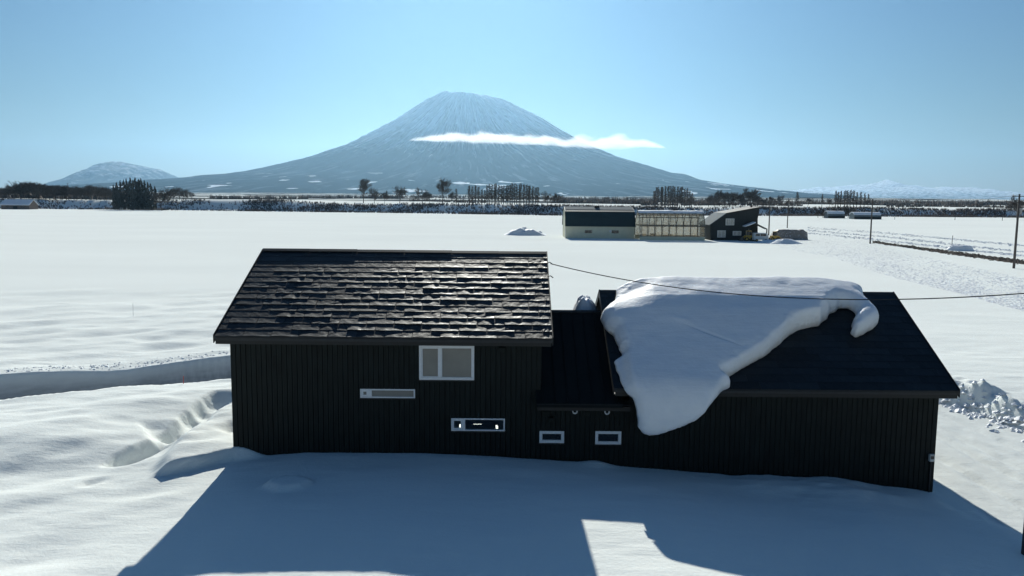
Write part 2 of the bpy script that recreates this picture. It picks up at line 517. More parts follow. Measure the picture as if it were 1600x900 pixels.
_D, _w, _z, _sd = road_dist(np.where(_nr, GX, 0), np.where(_nr, GY, 0))
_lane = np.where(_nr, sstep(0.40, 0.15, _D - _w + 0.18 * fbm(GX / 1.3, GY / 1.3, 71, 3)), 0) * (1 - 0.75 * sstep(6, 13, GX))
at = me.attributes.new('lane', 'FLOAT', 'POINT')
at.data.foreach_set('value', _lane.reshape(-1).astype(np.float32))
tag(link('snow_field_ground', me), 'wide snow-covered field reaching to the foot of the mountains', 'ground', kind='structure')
def gz(x, y):
    return float(ground_z(np.array([x]), np.array([y]))[0])
def on_ground(px, py):
    """where the ray through a photo pixel meets the open field"""
    p = atZ(px, py, 0.0)
    return Vector((p[0], p[1], gz(p[0], p[1])))
# ------------------------------------------------------------------ the mountains
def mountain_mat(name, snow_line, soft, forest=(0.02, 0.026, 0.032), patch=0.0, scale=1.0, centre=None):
    t = NT(name)
    tc = t.n('ShaderNodeTexCoord')
    sp = t.n('ShaderNodeSeparateXYZ'); t.l(tc.outputs['Object'], sp.inputs[0])
    v = t.coord((0.001 * scale, 0.001 * scale, 0.001 * scale))
    big = t.noise(v, 2.5, 5, 0.6)
    fine = t.noise(v, 26.0, 4, 0.7)
    streak = fine
    if centre:      # snow and rock run down the fall line
        dx, dy = t.math('SUBTRACT', sp.outputs[0], centre[0]), t.math('SUBTRACT', sp.outputs[1], centre[1])
        ang = t.math('ARCTAN2', dy, dx)
        rad = t.math('SQRT', t.math('ADD', t.math('MULTIPLY', dx, dx), t.math('MULTIPLY', dy, dy)))
        cb = t.n('ShaderNodeCombineXYZ')
        t.l(t.math('MULTIPLY', ang, 34.0), cb.inputs[0]); t.l(t.math('MULTIPLY', rad, 0.0011), cb.inputs[1])
        t.l(t.math('MULTIPLY', big, 2.0), cb.inputs[2])
        streak = t.noise(cb.outputs[0], 1.0, 5, 0.62)
    h = t.math('ADD', sp.outputs[2], t.math('MULTIPLY', t.math('SUBTRACT', big, 0.5), soft * 1.6))
    h = t.math('ADD', h, t.math('MULTIPLY', t.math('SUBTRACT', streak, 0.5), soft * 3.4))
    mr = t.n('ShaderNodeMapRange'); mr.inputs[1].default_value = snow_line - soft; mr.inputs[2].default_value = snow_line + soft
    t.l(h, mr.inputs[0])
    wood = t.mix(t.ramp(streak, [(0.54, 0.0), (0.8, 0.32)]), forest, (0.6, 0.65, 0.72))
    rock = t.mix(t.ramp(streak, [(0.36, 0.55), (0.56, 0.0)]), (0.86, 0.88, 0.9), (0.12, 0.13, 0.16))
    c = t.mix(mr.outputs[0], wood, rock)
    if patch:       # cleared fields low on the slope
        pv = t.coord((0.0016, 0.0016, 0.006))
        p = t.ramp(t.noise(pv, 1.6, 2, 0.4), [(0.655, 0.0), (0.67, 1.0)])
        lowm = t.n('ShaderNodeMapRange'); lowm.inputs[1].default_value = patch; lowm.inputs[2].default_value = patch * 0.6
        t.l(sp.outputs[2], lowm.inputs[0])
        c = t.mix(t.math('MULTIPLY', p, lowm.outputs[0]), c, (0.8, 0.83, 0.86))
    t.l(c, t.b.inputs['Base Color'])
    t.b.inputs['Roughness'].default_value = 1.0
    t.b.inputs['Specular IOR Level'].default_value = 0.0
    t.l(t.bump(t.noise(v, 22.0, 5, 0.65), 0.4, 20.0), t.b.inputs['Normal'])
    return t.m
def elev(H, D):
    """level of a point H photo pixels above the horizon at distance D"""
    return CAM_H + D * np.tan(np.arctan((138.0 + H) / CAM_F) - CAM_P)
def volcano():
    D = 12000.0
    k = D / CAM_F
    cx, cy = (728 - 800) * k, D
    # silhouette read off the photograph: distance from the axis and height, in pixels at that range
    Lr = np.array([0, 37, 44, 68, 108, 148, 188, 218, 248, 288, 328, 368, 428, 468, 560, 680, 800])
    Lh = np.array([166, 169, 165.5, 149, 121, 98, 81, 70, 60.5, 51, 43, 35.5, 29, 25, 17, 8, -6])
    Rr = np.array([0, 20, 37, 50, 72, 102, 132, 152, 172, 212, 232, 272, 312, 342, 362, 392, 432, 472, 522, 572, 640, 760])
    Rh = np.array([166, 167.5, 164.5, 159, 147, 132, 114, 102.5, 92, 75, 67, 55.5, 45, 38, 32.5, 27.5, 22, 18, 14, 9.5, 4, -8])
    nt, nr = 900, 200
    th = np.linspace(0, 2 * np.pi, nt + 1)
    rr = np.concatenate([np.linspace(0, 60, 40)[:-1], np.linspace(60, 300, 100)[:-1], np.linspace(300, 800, 63)])
    T, R = np.meshgrid(th, rr, indexing='ij')
    wl = 0.5 - 0.5 * np.cos(T)
    comp = 1.0 + 0.28 * np.clip(-np.sin(T), 0, 1)       # the side towards the camera is a little shorter
    Rc = R * comp
    hl, hr = np.interp(Rc, Lr, Lh), np.interp(Rc, Rr, Rh)
    H = hl * wl + hr * (1 - wl)
    # crater: rim uneven
    H = H + np.where(R < 45, 3.4 * fbm(np.cos(T) * 2.6, np.sin(T) * 2.6, 81, 3) * sstep(0, 36, R), 0) - 12 * sstep(34, 16, R) - 2.5 * sstep(120, 40, R)
    # radial gullies, forking downhill
    amp = 2.6 * sstep(36, 60, R) * sstep(330, 150, R) + 0.8 * sstep(30, 60, R)
    ang = T + 0.05 * fbm(R / 60, T * 2, 83, 3)
    g = 1 - np.abs(fbm(ang * 9.0, R / 160, 85, 4, 0.6)) * 3.2
    g2 = fbm(ang * 28.0, R / 70, 87, 3, 0.6)
    H = H + amp * (1.3 * (g - 0.45) + 1.1 * g2) + 1.6 * fbm(R * np.cos(T) / 45, R * np.sin(T) / 45, 89, 4) * sstep(60, 160, R)
    # a parasite shoulder low on the right
    H = H + 3.0 * np.exp(-((R - 338) / 16) ** 2 - ((T - 0.05) / 0.10) ** 2) + 2.0 * np.exp(-((R - 338) / 16) ** 2 - ((T - 2 * np.pi - 0.05) / 0.10) ** 2)
    P = np.stack([cx + R * k * np.cos(T), cy + R * k * np.sin(T), elev(H, D)], -1)
    me = grid_mesh('volcano', P, mountain_mat('volcano_slopes', 900, 260, patch=330.0, centre=(cx, cy)))
    tag(link('volcano_mountain', me), 'tall snowy cone-shaped volcano with a band of cloud round its shoulder', 'mountain', kind='structure')
volcano()
def ridge(name, label, D, pts, depth, seed, mat, extra=0.0):
    """a range whose crest passes the given photo pixels at distance D"""
    k = D / CAM_F
    px = np.array([p[0] for p in pts], float)
    hh = np.array([312.0 + (p[0] - 800) * math.tan(CAM_R) - p[1] for p in pts])
    xs = np.linspace(px[0], px[-1], 360)
    crest = np.interp(xs, px, hh)
    ys = np.linspace(-1, 1, 90)
    X, Yv = np.meshgrid(xs, ys)
    Cr = np.broadcast_to(crest, X.shape)
    prof = (1 - np.abs(Yv) ** 1.25)
    H = Cr * prof + (Cr * 0.14) * fbm(X / 14, Yv * 5, seed, 4) * sstep(0.02, 0.3, np.abs(Yv)) * prof + extra * fbm(X / 9, Yv * 6, seed + 3, 3) * prof
    H = np.where(np.abs(Yv) > 0.97, -6, H)
    P = np.stack([(X - 800) * k, D + Yv * depth, elev(H, D)], -1)
    tag(link(name, grid_mesh(name, P, mat)), label, 'mountain', kind='structure')
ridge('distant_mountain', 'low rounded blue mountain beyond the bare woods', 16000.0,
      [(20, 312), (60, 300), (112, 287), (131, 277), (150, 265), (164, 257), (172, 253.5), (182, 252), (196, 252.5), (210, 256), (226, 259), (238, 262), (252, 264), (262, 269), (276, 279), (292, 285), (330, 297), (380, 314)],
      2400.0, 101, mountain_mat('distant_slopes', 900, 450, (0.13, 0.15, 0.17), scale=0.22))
ridge('snowy_range_hills', 'long pale snowy mountain range far behind the right-hand fields', 22000.0,
      [(1080, 316), (1180, 304), (1240, 297), (1270, 293), (1300, 291), (1330, 289), (1350, 288.5), (1368, 285), (1378, 281), (1386, 284), (1398, 288), (1412, 290), (1428, 290), (1448, 293), (1470, 291.5), (1495, 293), (1520, 294), (1545, 297), (1570, 300), (1600, 303), (1680, 306), (1800, 304), (2000, 318)],
      3600.0, 107, mountain_mat('range_slopes', 180, 160, (0.07, 0.075, 0.075), scale=0.35), 2.0)
ridge('wooded_hills', 'low dark wooded ridge at the foot of the snowy range', 9000.0,
      [(1130, 322), (1220, 316), (1290, 314), (1360, 313.5), (1420, 314.5), (1480, 315.5), (1540, 315), (1600, 315.5), (1700, 315), (1900, 325)],
      900.0, 111, mountain_mat('low_ridge_slopes', 900, 100))
ridge('low_hills', 'low dark wooded ridge behind the bare woods', 8000.0,
      [(-250, 310), (-120, 300), (-40, 297), (20, 299), (90, 300), (150, 301), (230, 300), (300, 304), (420, 312)],
      900.0, 115, mountain_mat('low_hill_slopes', 900, 100))

# ------------------------------------------------------------------ air and cloud
def haze():
    t = NT('haze_air')
    t.t.nodes.remove(t.b)
    pv = t.n('ShaderNodeVolumePrincipled')
    pv.inputs['Color'].default_value = (0.38, 0.66, 0.92, 1)
    pv.inputs['Density'].default_value = 2.7e-5
    pv.inputs['Anisotropy'].default_value = 0.68
    t.l(pv.outputs[0], t.out.inputs['Volume'])
    o = MB().box(-21000, 23000, -420, 26800, -80, 1760).build('haze', t.m)
    tag(o, 'thin blue winter haze over the plain', 'haze', kind='stuff')
haze()
def cloud():
    """a flat-bottomed bank of cloud lying against the volcano"""
    D = 8600.0
    t = NT('cloud_vapour')
    t.t.nodes.remove(t.b)
    xs = [640, 665, 690, 710, 735, 760, 790, 820, 850, 875, 890, 905, 925, 945, 962, 980, 1000, 1018, 1040]
    top = [218, 212, 205.5, 203.5, 206, 203, 206, 208, 209, 210, 212.5, 208, 212, 210, 206.5, 210, 213, 221, 230]
    bot = [220, 221, 223, 224, 225, 225, 226, 227, 228, 230, 231, 232, 233, 234, 234, 233.5, 232, 231, 232]
    T = [atY(px, py, D) for px, py in zip(xs, top)]
    B = [atY(px, py, D) for px, py in zip(xs, bot)]
    x0, x1 = T[0][0], T[-1][0]
    z0, z1 = min(b_[2] for b_ in B) - 10, max(b_[2] for b_ in T) + 10
    tc = t.n('ShaderNodeTexCoord')
    sp = t.n('ShaderNodeSeparateXYZ'); t.l(tc.outputs['Object'], sp.inputs[0])
    nx = t.math('DIVIDE', t.math('SUBTRACT', sp.outputs[0], x0), x1 - x0)
    nz = t.math('DIVIDE', t.math('SUBTRACT', sp.outputs[2], z0), z1 - z0)
    def curve(P):
        fc = t.n('ShaderNodeFloatCurve')
        c = fc.mapping.curves[0]
        pts = [((p[0] - x0) / (x1 - x0), (p[2] - z0) / (z1 - z0)) for p in P]
        c.points[0].location, c.points[1].location = pts[0], pts[-1]
        for p in pts[1:-1]: c.points.new(*p)
        fc.mapping.update()
        t.l(nx, fc.inputs['Value'])
        return fc.outputs[0]
    ct, cb = curve(T), curve(B)
    h = t.math('DIVIDE', t.math('SUBTRACT', nz, cb), t.math('MAXIMUM', t.math('SUBTRACT', ct, cb), 0.02))
    body = t.ramp(h, [(0.0, 0.0), (0.2, 0.72), (0.45, 0.8), (0.75, 0.42), (1.0, 0.02)])
    yy = t.math('ABSOLUTE', t.math('DIVIDE', t.math('SUBTRACT', sp.outputs[1], D), 300.0))
    side = t.math('SUBTRACT', 1.0, t.math('POWER', yy, 3.0))
    v = t.coord((1 / 200.0, 1 / 200.0, 1 / 85.0))
    n = t.noise(v, 1.0, 6, 0.65)
    d = t.math('ADD', t.math('MULTIPLY', body, side), t.math('MULTIPLY', t.math('SUBTRACT', n, 0.5), 1.9))
    dens = t.math('MULTIPLY', t.math('MAXIMUM', t.math('SUBTRACT', d, 0.32), 0.0), 0.010)
    pv = t.n('ShaderNodeVolumePrincipled')
    pv.inputs['Color'].default_value = (1, 1, 1, 1)
    pv.inputs['Anisotropy'].default_value = 0.45
    t.l(dens, pv.inputs['Density'])
    t.l(pv.outputs[0], t.out.inputs['Volume'])
    t.m.cycles.volume_step_rate = 1.0
    na = 24
    px = np.linspace(0, 1, 60)
    P = np.zeros((60, na + 1, 3))
    for i in range(60):
        X = x0 + (x1 - x0) * px[i]
        zt, zb = np.interp(X, [p[0] for p in T], [p[2] for p in T]) + 8, np.interp(X, [p[0] for p in B], [p[2] for p in B]) - 6
        e = max(0.05, math.sin(math.pi * min(1, max(0, px[i]))) ** 0.35)
        for j in range(na + 1):
            a_ = 2 * math.pi * j / na
            P[i, j] = (X, D + 310 * math.cos(a_) * e, (zt + zb) / 2 + (zt - zb) / 2 * abs(math.sin(a_)) ** 0.6 * (1 if math.sin(a_) > 0 else -1))
    me = grid_mesh('cloud', P, t.m)
    tag(link('cloud', me), 'long flat white cloud lying across the volcano slope', 'cloud')
cloud()
# ------------------------------------------------------------------ the house
WALL_Y = 24.2
def cut_rects(x0, x1, z0, z1, holes):
    """cover a rectangle less its holes with rectangles"""
    out = []
    xs = sorted({x0, x1, *[h[0] for h in holes], *[h[1] for h in holes]})
    xs = [x for x in xs if x0 <= x <= x1]
    for a, b in zip(xs[:-1], xs[1:]):
        m = (a + b) / 2
        spans, lo = [], z0
        for h in sorted([h for h in holes if h[0] < m < h[1]], key=lambda h: h[2]):
            if h[2] > lo: spans.append((lo, h[2]))
            lo = max(lo, h[3])
        if lo < z1: spans.append((lo, z1))
        out += [(a, b, s0, s1) for s0, s1 in spans]
    return out
def wall_panel(name, mat, parent, x0, x1, y0, y1, z0, z1, holes=()):
    mb = MB()
    for a, b, s0, s1 in cut_rects(x0, x1, z0, z1, list(holes)):
        mb.box(a, b, y0, y1, s0, s1)
    return mb.build(name, mat, parent, fix=False)
def siding(parent, x0, x1, z0, z1, holes=(), y=WALL_Y, pitch=0.158, seed=0):
    """vertical boards with open joints on the wall that faces the camera"""
    rnd = random.Random(seed)
    mb = MB()
    n = max(1, round((x1 - x0) / pitch))
    p = (x1 - x0) / n
    for i in range(n):
        a, b = x0 + i * p + 0.007, x0 + (i + 1) * p - 0.007
        t = 0.022 + rnd.uniform(-0.004, 0.004)
        hs = [h for h in holes if h[0] < b and h[1] > a]
        lo, spans = z0, []
        for h in sorted(hs, key=lambda h: h[2]):
            spans.append((lo, h[2])); lo = h[3]
        spans.append((lo, z1))
        for s0, s1 in spans:
            if s1 - s0 > 0.02:
                mb.add([(a, y, s0), (b, y, s0), (b, y, s1), (a, y, s1), (a + 0.008, y - t, s0), (b - 0.008, y - t, s0), (b - 0.008, y - t, s1), (a + 0.008, y - t, s1)],
                       [(4, 5, 6, 7), (0, 4, 7, 3), (1, 2, 6, 5), (0, 1, 5, 4), (3, 7, 6, 2)])
    o = mb.build('siding_boards', M['siding'], parent, fix=False)
    o['kind'] = 'stuff'
    return o
def gable(name, parent, x, face, ye, yr, yb, ze, zr, z0, thick=0.14, seed=0):
    """a gable wall in the plane X = x that faces -X or +X, boards on its outer face"""
    xi = x - face * thick
    pts = [(ye, z0), (yb, z0), (yb, ze), (yr, zr), (ye, ze)]
    w = MB().prism(pts, 'x', min(x, xi), max(x, xi)).build(name, M['siding'], parent)
    mb = MB()
    n = round((yb - ye) / 0.158)
    p = (yb - ye) / n
    top = lambda y: ze + (zr - ze) * (1 - abs(y - yr) / (yr - ye if y < yr else yb - yr))
    for i in range(n):
        a, b = ye + i * p + 0.007, ye + (i + 1) * p - 0.007
        X0, X1 = x, x + face * 0.022
        mb.add([(X1, a, z0), (X1, b, z0), (X1, b, top(b) - 0.02), (X1, a, top(a) - 0.02), (X0, a, z0), (X0, b, z0), (X0, b, top(b) - 0.02), (X0, a, top(a) - 0.02)],
               [(0, 1, 2, 3), (4, 0, 3, 7), (1, 5, 6, 2), (3, 2, 6, 7)])
    s = mb.build('siding_boards', M['siding'], parent)
    s['kind'] = 'stuff'
    return w
def roof_slab(parent, x0, x1, ye, yr, yb, ze, zr, thick, mat, name='roof'):
    zt = thick
    zb = ze + (zr - ze) * (1 - (yb - yr) / (yr - ye)) if yb - yr != yr - ye else ze
    pts = [(ye, ze), (yr, zr), (yb, zb), (yb, zb - zt), (yr, zr - zt * 1.1), (ye, ze - zt)]
    return MB().prism(pts, 'x', x0, x1).build(name, mat, parent)
house = empty('house', (0, 0, 0))
tag(house, 'dark-clad house with shingled roofs and a low link between its two blocks', 'house')

# openings in the front wall: x0, x1, z0, z1
W_BIG = (-2.88, -1.16, 2.58, 3.68)
W_SLIT_UP = (-4.73, -3.01, 1.99, 2.28)
W_SLIT_LOW = (-1.88, -0.19, 0.95, 1.36)
W_SMALL_A = (0.90, 1.68, 0.58, 0.97)
W_SMALL_B = (2.66, 3.48, 0.55, 0.98)
holesA = [W_BIG, W_SLIT_UP, W_SLIT_LOW]
holesB = [W_SMALL_A, W_SMALL_B]
Z0 = -1.65
# front walls
wall_panel('wall', M['siding'], house, -8.75, 0.79, WALL_Y, WALL_Y + 0.14, Z0, 4.02, holesA)
siding(house, -8.75, 0.79, Z0, 4.0, holesA, seed=1)
wall_panel('wall', M['siding'], house, 0.79, 3.72, WALL_Y, WALL_Y + 0.14, Z0, 1.98, holesB)
siding(house, 0.79, 3.72, Z0, 1.95, holesB, seed=2)
wall_panel('wall', M['siding'], house, 3.72, 13.4, WALL_Y, WALL_Y + 0.14, Z0, 2.56)
siding(house, 3.72, 13.4, Z0, 2.52, seed=3)
wall_panel('wall', M['siding'], house, 0.79, 0.93, WALL_Y + 0.001, WALL_Y + 0.14, 1.98, 4.02)
siding(house, 0.795, 0.928, 1.97, 4.0, y=WALL_Y + 0.001, seed=4)
# back walls; unseen slots added and shaped to cast sun patches on the floor
wall_panel('wall', M['siding'], house, -8.75, 0.93, 32.56, 32.7, Z0, 4.02, [(-2.15, -1.95, 1.45, 2.05), (-2.15, -1.75, 1.95, 2.10), (-1.62, -1.30, 1.42, 1.52), (-0.78, -0.70, 1.5, 2.0)])
wall_panel('wall', M['siding'], house, 0.93, 3.31, 31.66, 31.8, Z0, 2.0)
wall_panel('wall', M['siding'], house, 3.45, 13.4, 32.06, 32.2, Z0, 2.5)
gable('gable_wall', house, -8.75, -1, 24.202, 28.6, 32.698, 4.06, 6.08, Z0)
gable('gable_wall', house, 0.93, 1, 24.36, 28.6, 32.54, 4.10, 6.08, Z0)
gable('gable_wall', house, 3.45, -1, 24.36, 28.2, 32.04, 2.60, 4.72, Z0)
gable('gable_wall', house, 13.4, 1, 24.202, 28.2, 32.198, 2.52, 4.72, Z0)
MB().box(-8.6, 0.78, 24.36, 32.54, -0.36, -0.30).build('floor', M['floor'], house)

# ---- windows
def frame_boxes(x0, x1, z0, z1, w, y0, y1):
    mb = MB()
    mb.box(x0, x0 + w, y0, y1, z0, z1); mb.box(x1 - w, x1, y0, y1, z0, z1)
    mb.box(x0 + w, x1 - w, y0, y1, z0, z0 + w); mb.box(x0 + w, x1 - w, y0, y1, z1 - w, z1)
    return mb
def bevel(o, w=0.006):
    m = o.modifiers.new('edge', 'BEVEL'); m.width = w; m.segments = 2; m.limit_method = 'ANGLE'
    return o
YF = WALL_Y - 0.035
def window(hole, w, label, panes, sashes=(), mullions=()):
    x0, x1, z0, z1 = hole
    root = bevel(frame_boxes(x0, x1, z0, z1, w, YF, WALL_Y + 0.10).build('window', M['window_white'], house))
    root['label'] = label
    for a, b, c, d_ in mullions:
        bevel(MB().box(a, b, YF + 0.006, WALL_Y + 0.08, c, d_).build('mullion', M['window_white'], root))
    for a, b, c, d_, sw in sashes:
        bevel(frame_boxes(a, b, c, d_, sw, YF + 0.02, WALL_Y + 0.06).build('sash', M['window_white'], root), 0.004)
    for a, b, c, d_, mt in panes:
        MB().box(a, b, WALL_Y + 0.015, WALL_Y + 0.023, c, d_).build('pane', M[mt], root)
    MB().box(x0 - 0.03, x1 + 0.03, YF - 0.03, YF + 0.02, z0 - 0.035, z0 - 0.002).build('sill', M['dark_trim'], root)
    return root
x0, x1, z0, z1 = W_BIG
window(W_BIG, 0.075, 'two-pane window with frosted glass under the eave', [(x0 + 0.07, x0 + 0.62, z0 + 0.07, z1 - 0.03, 'frosted'), (x0 + 0.66, x1 - 0.07, z0 + 0.05, z1 - 0.03, 'frosted')],
       sashes=[(x0 + 0.075, x0 + 0.62, z0 + 0.075, z1 - 0.075, 0.035), (x0 + 0.70, x1 - 0.075, z0 + 0.075, z1 - 0.075, 0.02)], mullions=[(x0 + 0.60, x0 + 0.70, z0 + 0.075, z1 - 0.075)])
x0, x1, z0, z1 = W_SLIT_UP
window(W_SLIT_UP, 0.045, 'narrow strip window with frosted glass', [(x0 + 0.1, x0 + 0.24, z0 + 0.08, z1 - 0.08, 'frosted'), (x0 + 0.36, x1 - 0.045, z0 + 0.045, z1 - 0.045, 'frosted')],
       mullions=[(x0 + 0.245, x0 + 0.36, z0 + 0.045, z1 - 0.045)], sashes=[(x0 + 0.045, x0 + 0.245, z0 + 0.045, z1 - 0.045, 0.05)])
x0, x1, z0, z1 = W_SLIT_LOW
window(W_SLIT_LOW, 0.045, 'narrow strip window of clear dark glass', [(x0 + 0.09, x0 + 0.33, z0 + 0.08, z1 - 0.08, 'glass'), (x0 + 0.44, x1 - 0.045, z0 + 0.045, z1 - 0.045, 'glass')],
       mullions=[(x0 + 0.345, x0 + 0.44, z0 + 0.045, z1 - 0.045)], sashes=[(x0 + 0.045, x0 + 0.345, z0 + 0.045, z1 - 0.045, 0.045)])
for W_, lb in ((W_SMALL_A, 'small dark window near the two-storey block'), (W_SMALL_B, 'small dark window beside the hanging snow')):
    x0, x1, z0, z1 = W_
    window(W_, 0.085, lb, [(x0 + 0.08, x1 - 0.08, z0 + 0.08, z1 - 0.08, 'dark_glass')], sashes=[(x0 + 0.085, x1 - 0.085, z0 + 0.085, z1 - 0.085, 0.012)])
# ---- vents and boxes on the wall
def hood(x, z, w, mat, name='vent_hood'):
    h = MB().prism([(WALL_Y - 0.022, z + w / 2), (WALL_Y - 0.14, z + w * 0.2), (WALL_Y - 0.14, z - w / 2), (WALL_Y - 0.022, z - w / 2)], 'x', x - w / 2, x + w / 2).build(name, mat, house)
    return bevel(h, 0.01)
for px, py, w in ((784, 544, 0.2), (852, 643, 0.22), (917, 643, 0.2), (963, 643, 0.2), (861, 653, 0.14)):
    p = atY(px, py, WALL_Y)
    hood(p[0], p[2], w, M['siding'])
for px, py in ((898, 641.5), (948, 642.5)):
    p = atY(px, py, WALL_Y)
    r = MB()
    for k in range(10):                       # an open round cowl
        a0, a1 = 2 * math.pi * k / 10, 2 * math.pi * (k + 1) / 10
        for y0, y1, ra, rb in ((WALL_Y - 0.022, WALL_Y - 0.12, 0.085, 0.085), (WALL_Y - 0.12, WALL_Y - 0.12, 0.085, 0.055), (WALL_Y - 0.12, WALL_Y - 0.04, 0.055, 0.05)):
            r.add([(p[0] + ra * math.cos(a0), y0, p[2] + ra * math.sin(a0)), (p[0] + ra * math.cos(a1), y0, p[2] + ra * math.sin(a1)), (p[0] + rb * math.cos(a1), y1, p[2] + rb * math.sin(a1)), (p[0] + rb * math.cos(a0), y1, p[2] + rb * math.sin(a0))], [(0, 1, 2, 3)])
    r.build('vent_cowl', M['window_white'], house)
p = atY(1453.5, 714, WALL_Y)
mbx = bevel(MB().box(p[0] - 0.08, p[0] + 0.08, WALL_Y - 0.13, WALL_Y - 0.02, p[2] - 0.12, p[2] + 0.12).build('meter_box', M['grey_plastic'], house), 0.02)
MB().box(p[0] - 0.05, p[0] + 0.05, WALL_Y - 0.136, WALL_Y - 0.13, p[2] - 0.03, p[2] + 0.07).build('meter_glass', M['dark_glass'], mbx)
MB().tube([(p[0], WALL_Y - 0.06, p[2] - 0.12), (p[0] - 0.005, WALL_Y - 0.06, -1.3)], 0.02, 8).build('conduit', M['cable'], mbx)

# ---- roofs
roofA = roof_slab(house, -9.05, 1.24, 23.65, 28.6, 33.55, 4.0, 6.30, 0.13, M['roof_deck'])
roofA['label'] = 'shingled gable roof of the two-storey block'
roofB = roof_slab(house, 0.78, 3.44, 23.65, 27.9, 31.9, 2.0, 4.27, 0.13, M['seam_metal'])
roofB['label'] = 'dark seamed metal roof of the low link'
roofC = roof_slab(house, 3.16, 13.72, 23.65, 28.2, 32.75, 2.48, 4.97, 0.12, M['roof_deck'])
roofC['label'] = 'shingled gable roof of the garage block'
def eaves(parent, x0, x1, y, z, wall_y, ztop):
    MB().box(x0 + 0.03, x1 - 0.03, y + 0.03, y + 0.06, z - 0.24, z - 0.10).build('fascia', M['dark_trim'], parent)
    MB().box(x0 + 0.03, x1 - 0.03, y + 0.062, wall_y - 0.024, z - 0.215, z - 0.20).build('soffit', M['dark_trim'], parent)
    g = MB()
    g.tube([(x0 + 0.02, y + 0.012, z - 0.035), (x1 - 0.02, y + 0.012, z - 0.035)], 0.018, 8)
    g.build('drip_edge', M['dark_trim'], parent)
eaves(roofA, -9.05, 1.24, 23.65, 4.0, WALL_Y, 4.0)
eaves(roofB, 0.78, 3.70, 23.65, 2.0, WALL_Y, 2.0)
eaves(roofC, 3.16, 13.72, 23.65, 2.48, WALL_Y, 2.48)
def verge(parent, x, ye, yr, yb, ze, zr, side):
    mb = MB()
    for (ya, za, yc, zc) in ((ye, ze, yr, zr), (yr, zr, yb, ze)):
        a, b = (x, x + side * 0.03)
        mb.add([(a, ya, za + 0.05), (b, ya, za + 0.05), (b, yc, zc + 0.05), (a, yc, zc + 0.05), (a, ya, za - 0.2), (b, ya, za - 0.2), (b, yc, zc - 0.2), (a, yc, zc - 0.2)],
               [(0, 1, 2, 3), (4, 7, 6, 5), (0, 4, 5, 1), (2, 6, 7, 3), (1, 5, 6, 2), (0, 3, 7, 4)])
    return mb.build('verge_board', M['dark_trim'], parent)
for s_ in (-1, 1):
    verge(roofA, -9.05 if s_ < 0 else 1.24, 23.65, 28.6, 33.55, 4.0, 6.30, s_)
    verge(roofC, 3.16 if s_ < 0 else 13.72, 23.65, 28.2, 32.75, 2.48, 4.97, s_)
def ridge_cap(parent, x0, x1, y, z, ang, w=0.16, tall=(0.0, 0.0)):
    mb = MB()
    c, s_ = math.cos(ang), math.sin(ang)
    pts = [(y - w * c, z - w * s_ + 0.028), (y, z + 0.032), (y + w * c, z - w * s_ + 0.028), (y + w * c, z - w * s_ + 0.01), (y, z + 0.02), (y - w * c, z - w * s_ + 0.01)]
    n = max(1, round((x1 - x0) / 1.8))
    for i in range(n):
        o = MB().prism(pts, 'x', x0 + (x1 - x0) * i / n + 0.003, x0 + (x1 - x0) * (i + 1) / n - 0.003).build('ridge_cap', M['dark_trim'], parent)
        o.location.z = 0.004 * (i % 2) + tall[0] + (tall[1] - tall[0]) * i / max(1, n - 1)
AA, AB, AC = math.atan2(2.30, 4.95), math.atan2(2.27, 4.25), math.atan2(2.49, 4.55)
ridge_cap(roofA, -9.05, 1.24, 28.6, 6.30, AA, tall=(0.045, 0.005))
ridge_cap(roofC, 3.16, 13.72, 28.2, 4.97, AC)
ridge_cap(roofB, 0.96, 3.40, 27.9, 4.27, AB, 0.12)
for i in range(7):                                                    # standing seams of the link roof
    x = 0.98 + i * 0.385
    L = 4.25 / math.cos(AB)
    o = MB().box(-0.012, 0.012, 0.02, L - 0.1, 0.0, 0.035).build('standing_seam', M['seam_metal'], roofB)
    o.location = (x, 23.65, 2.0); o.rotation_euler = (AB, 0, 0)
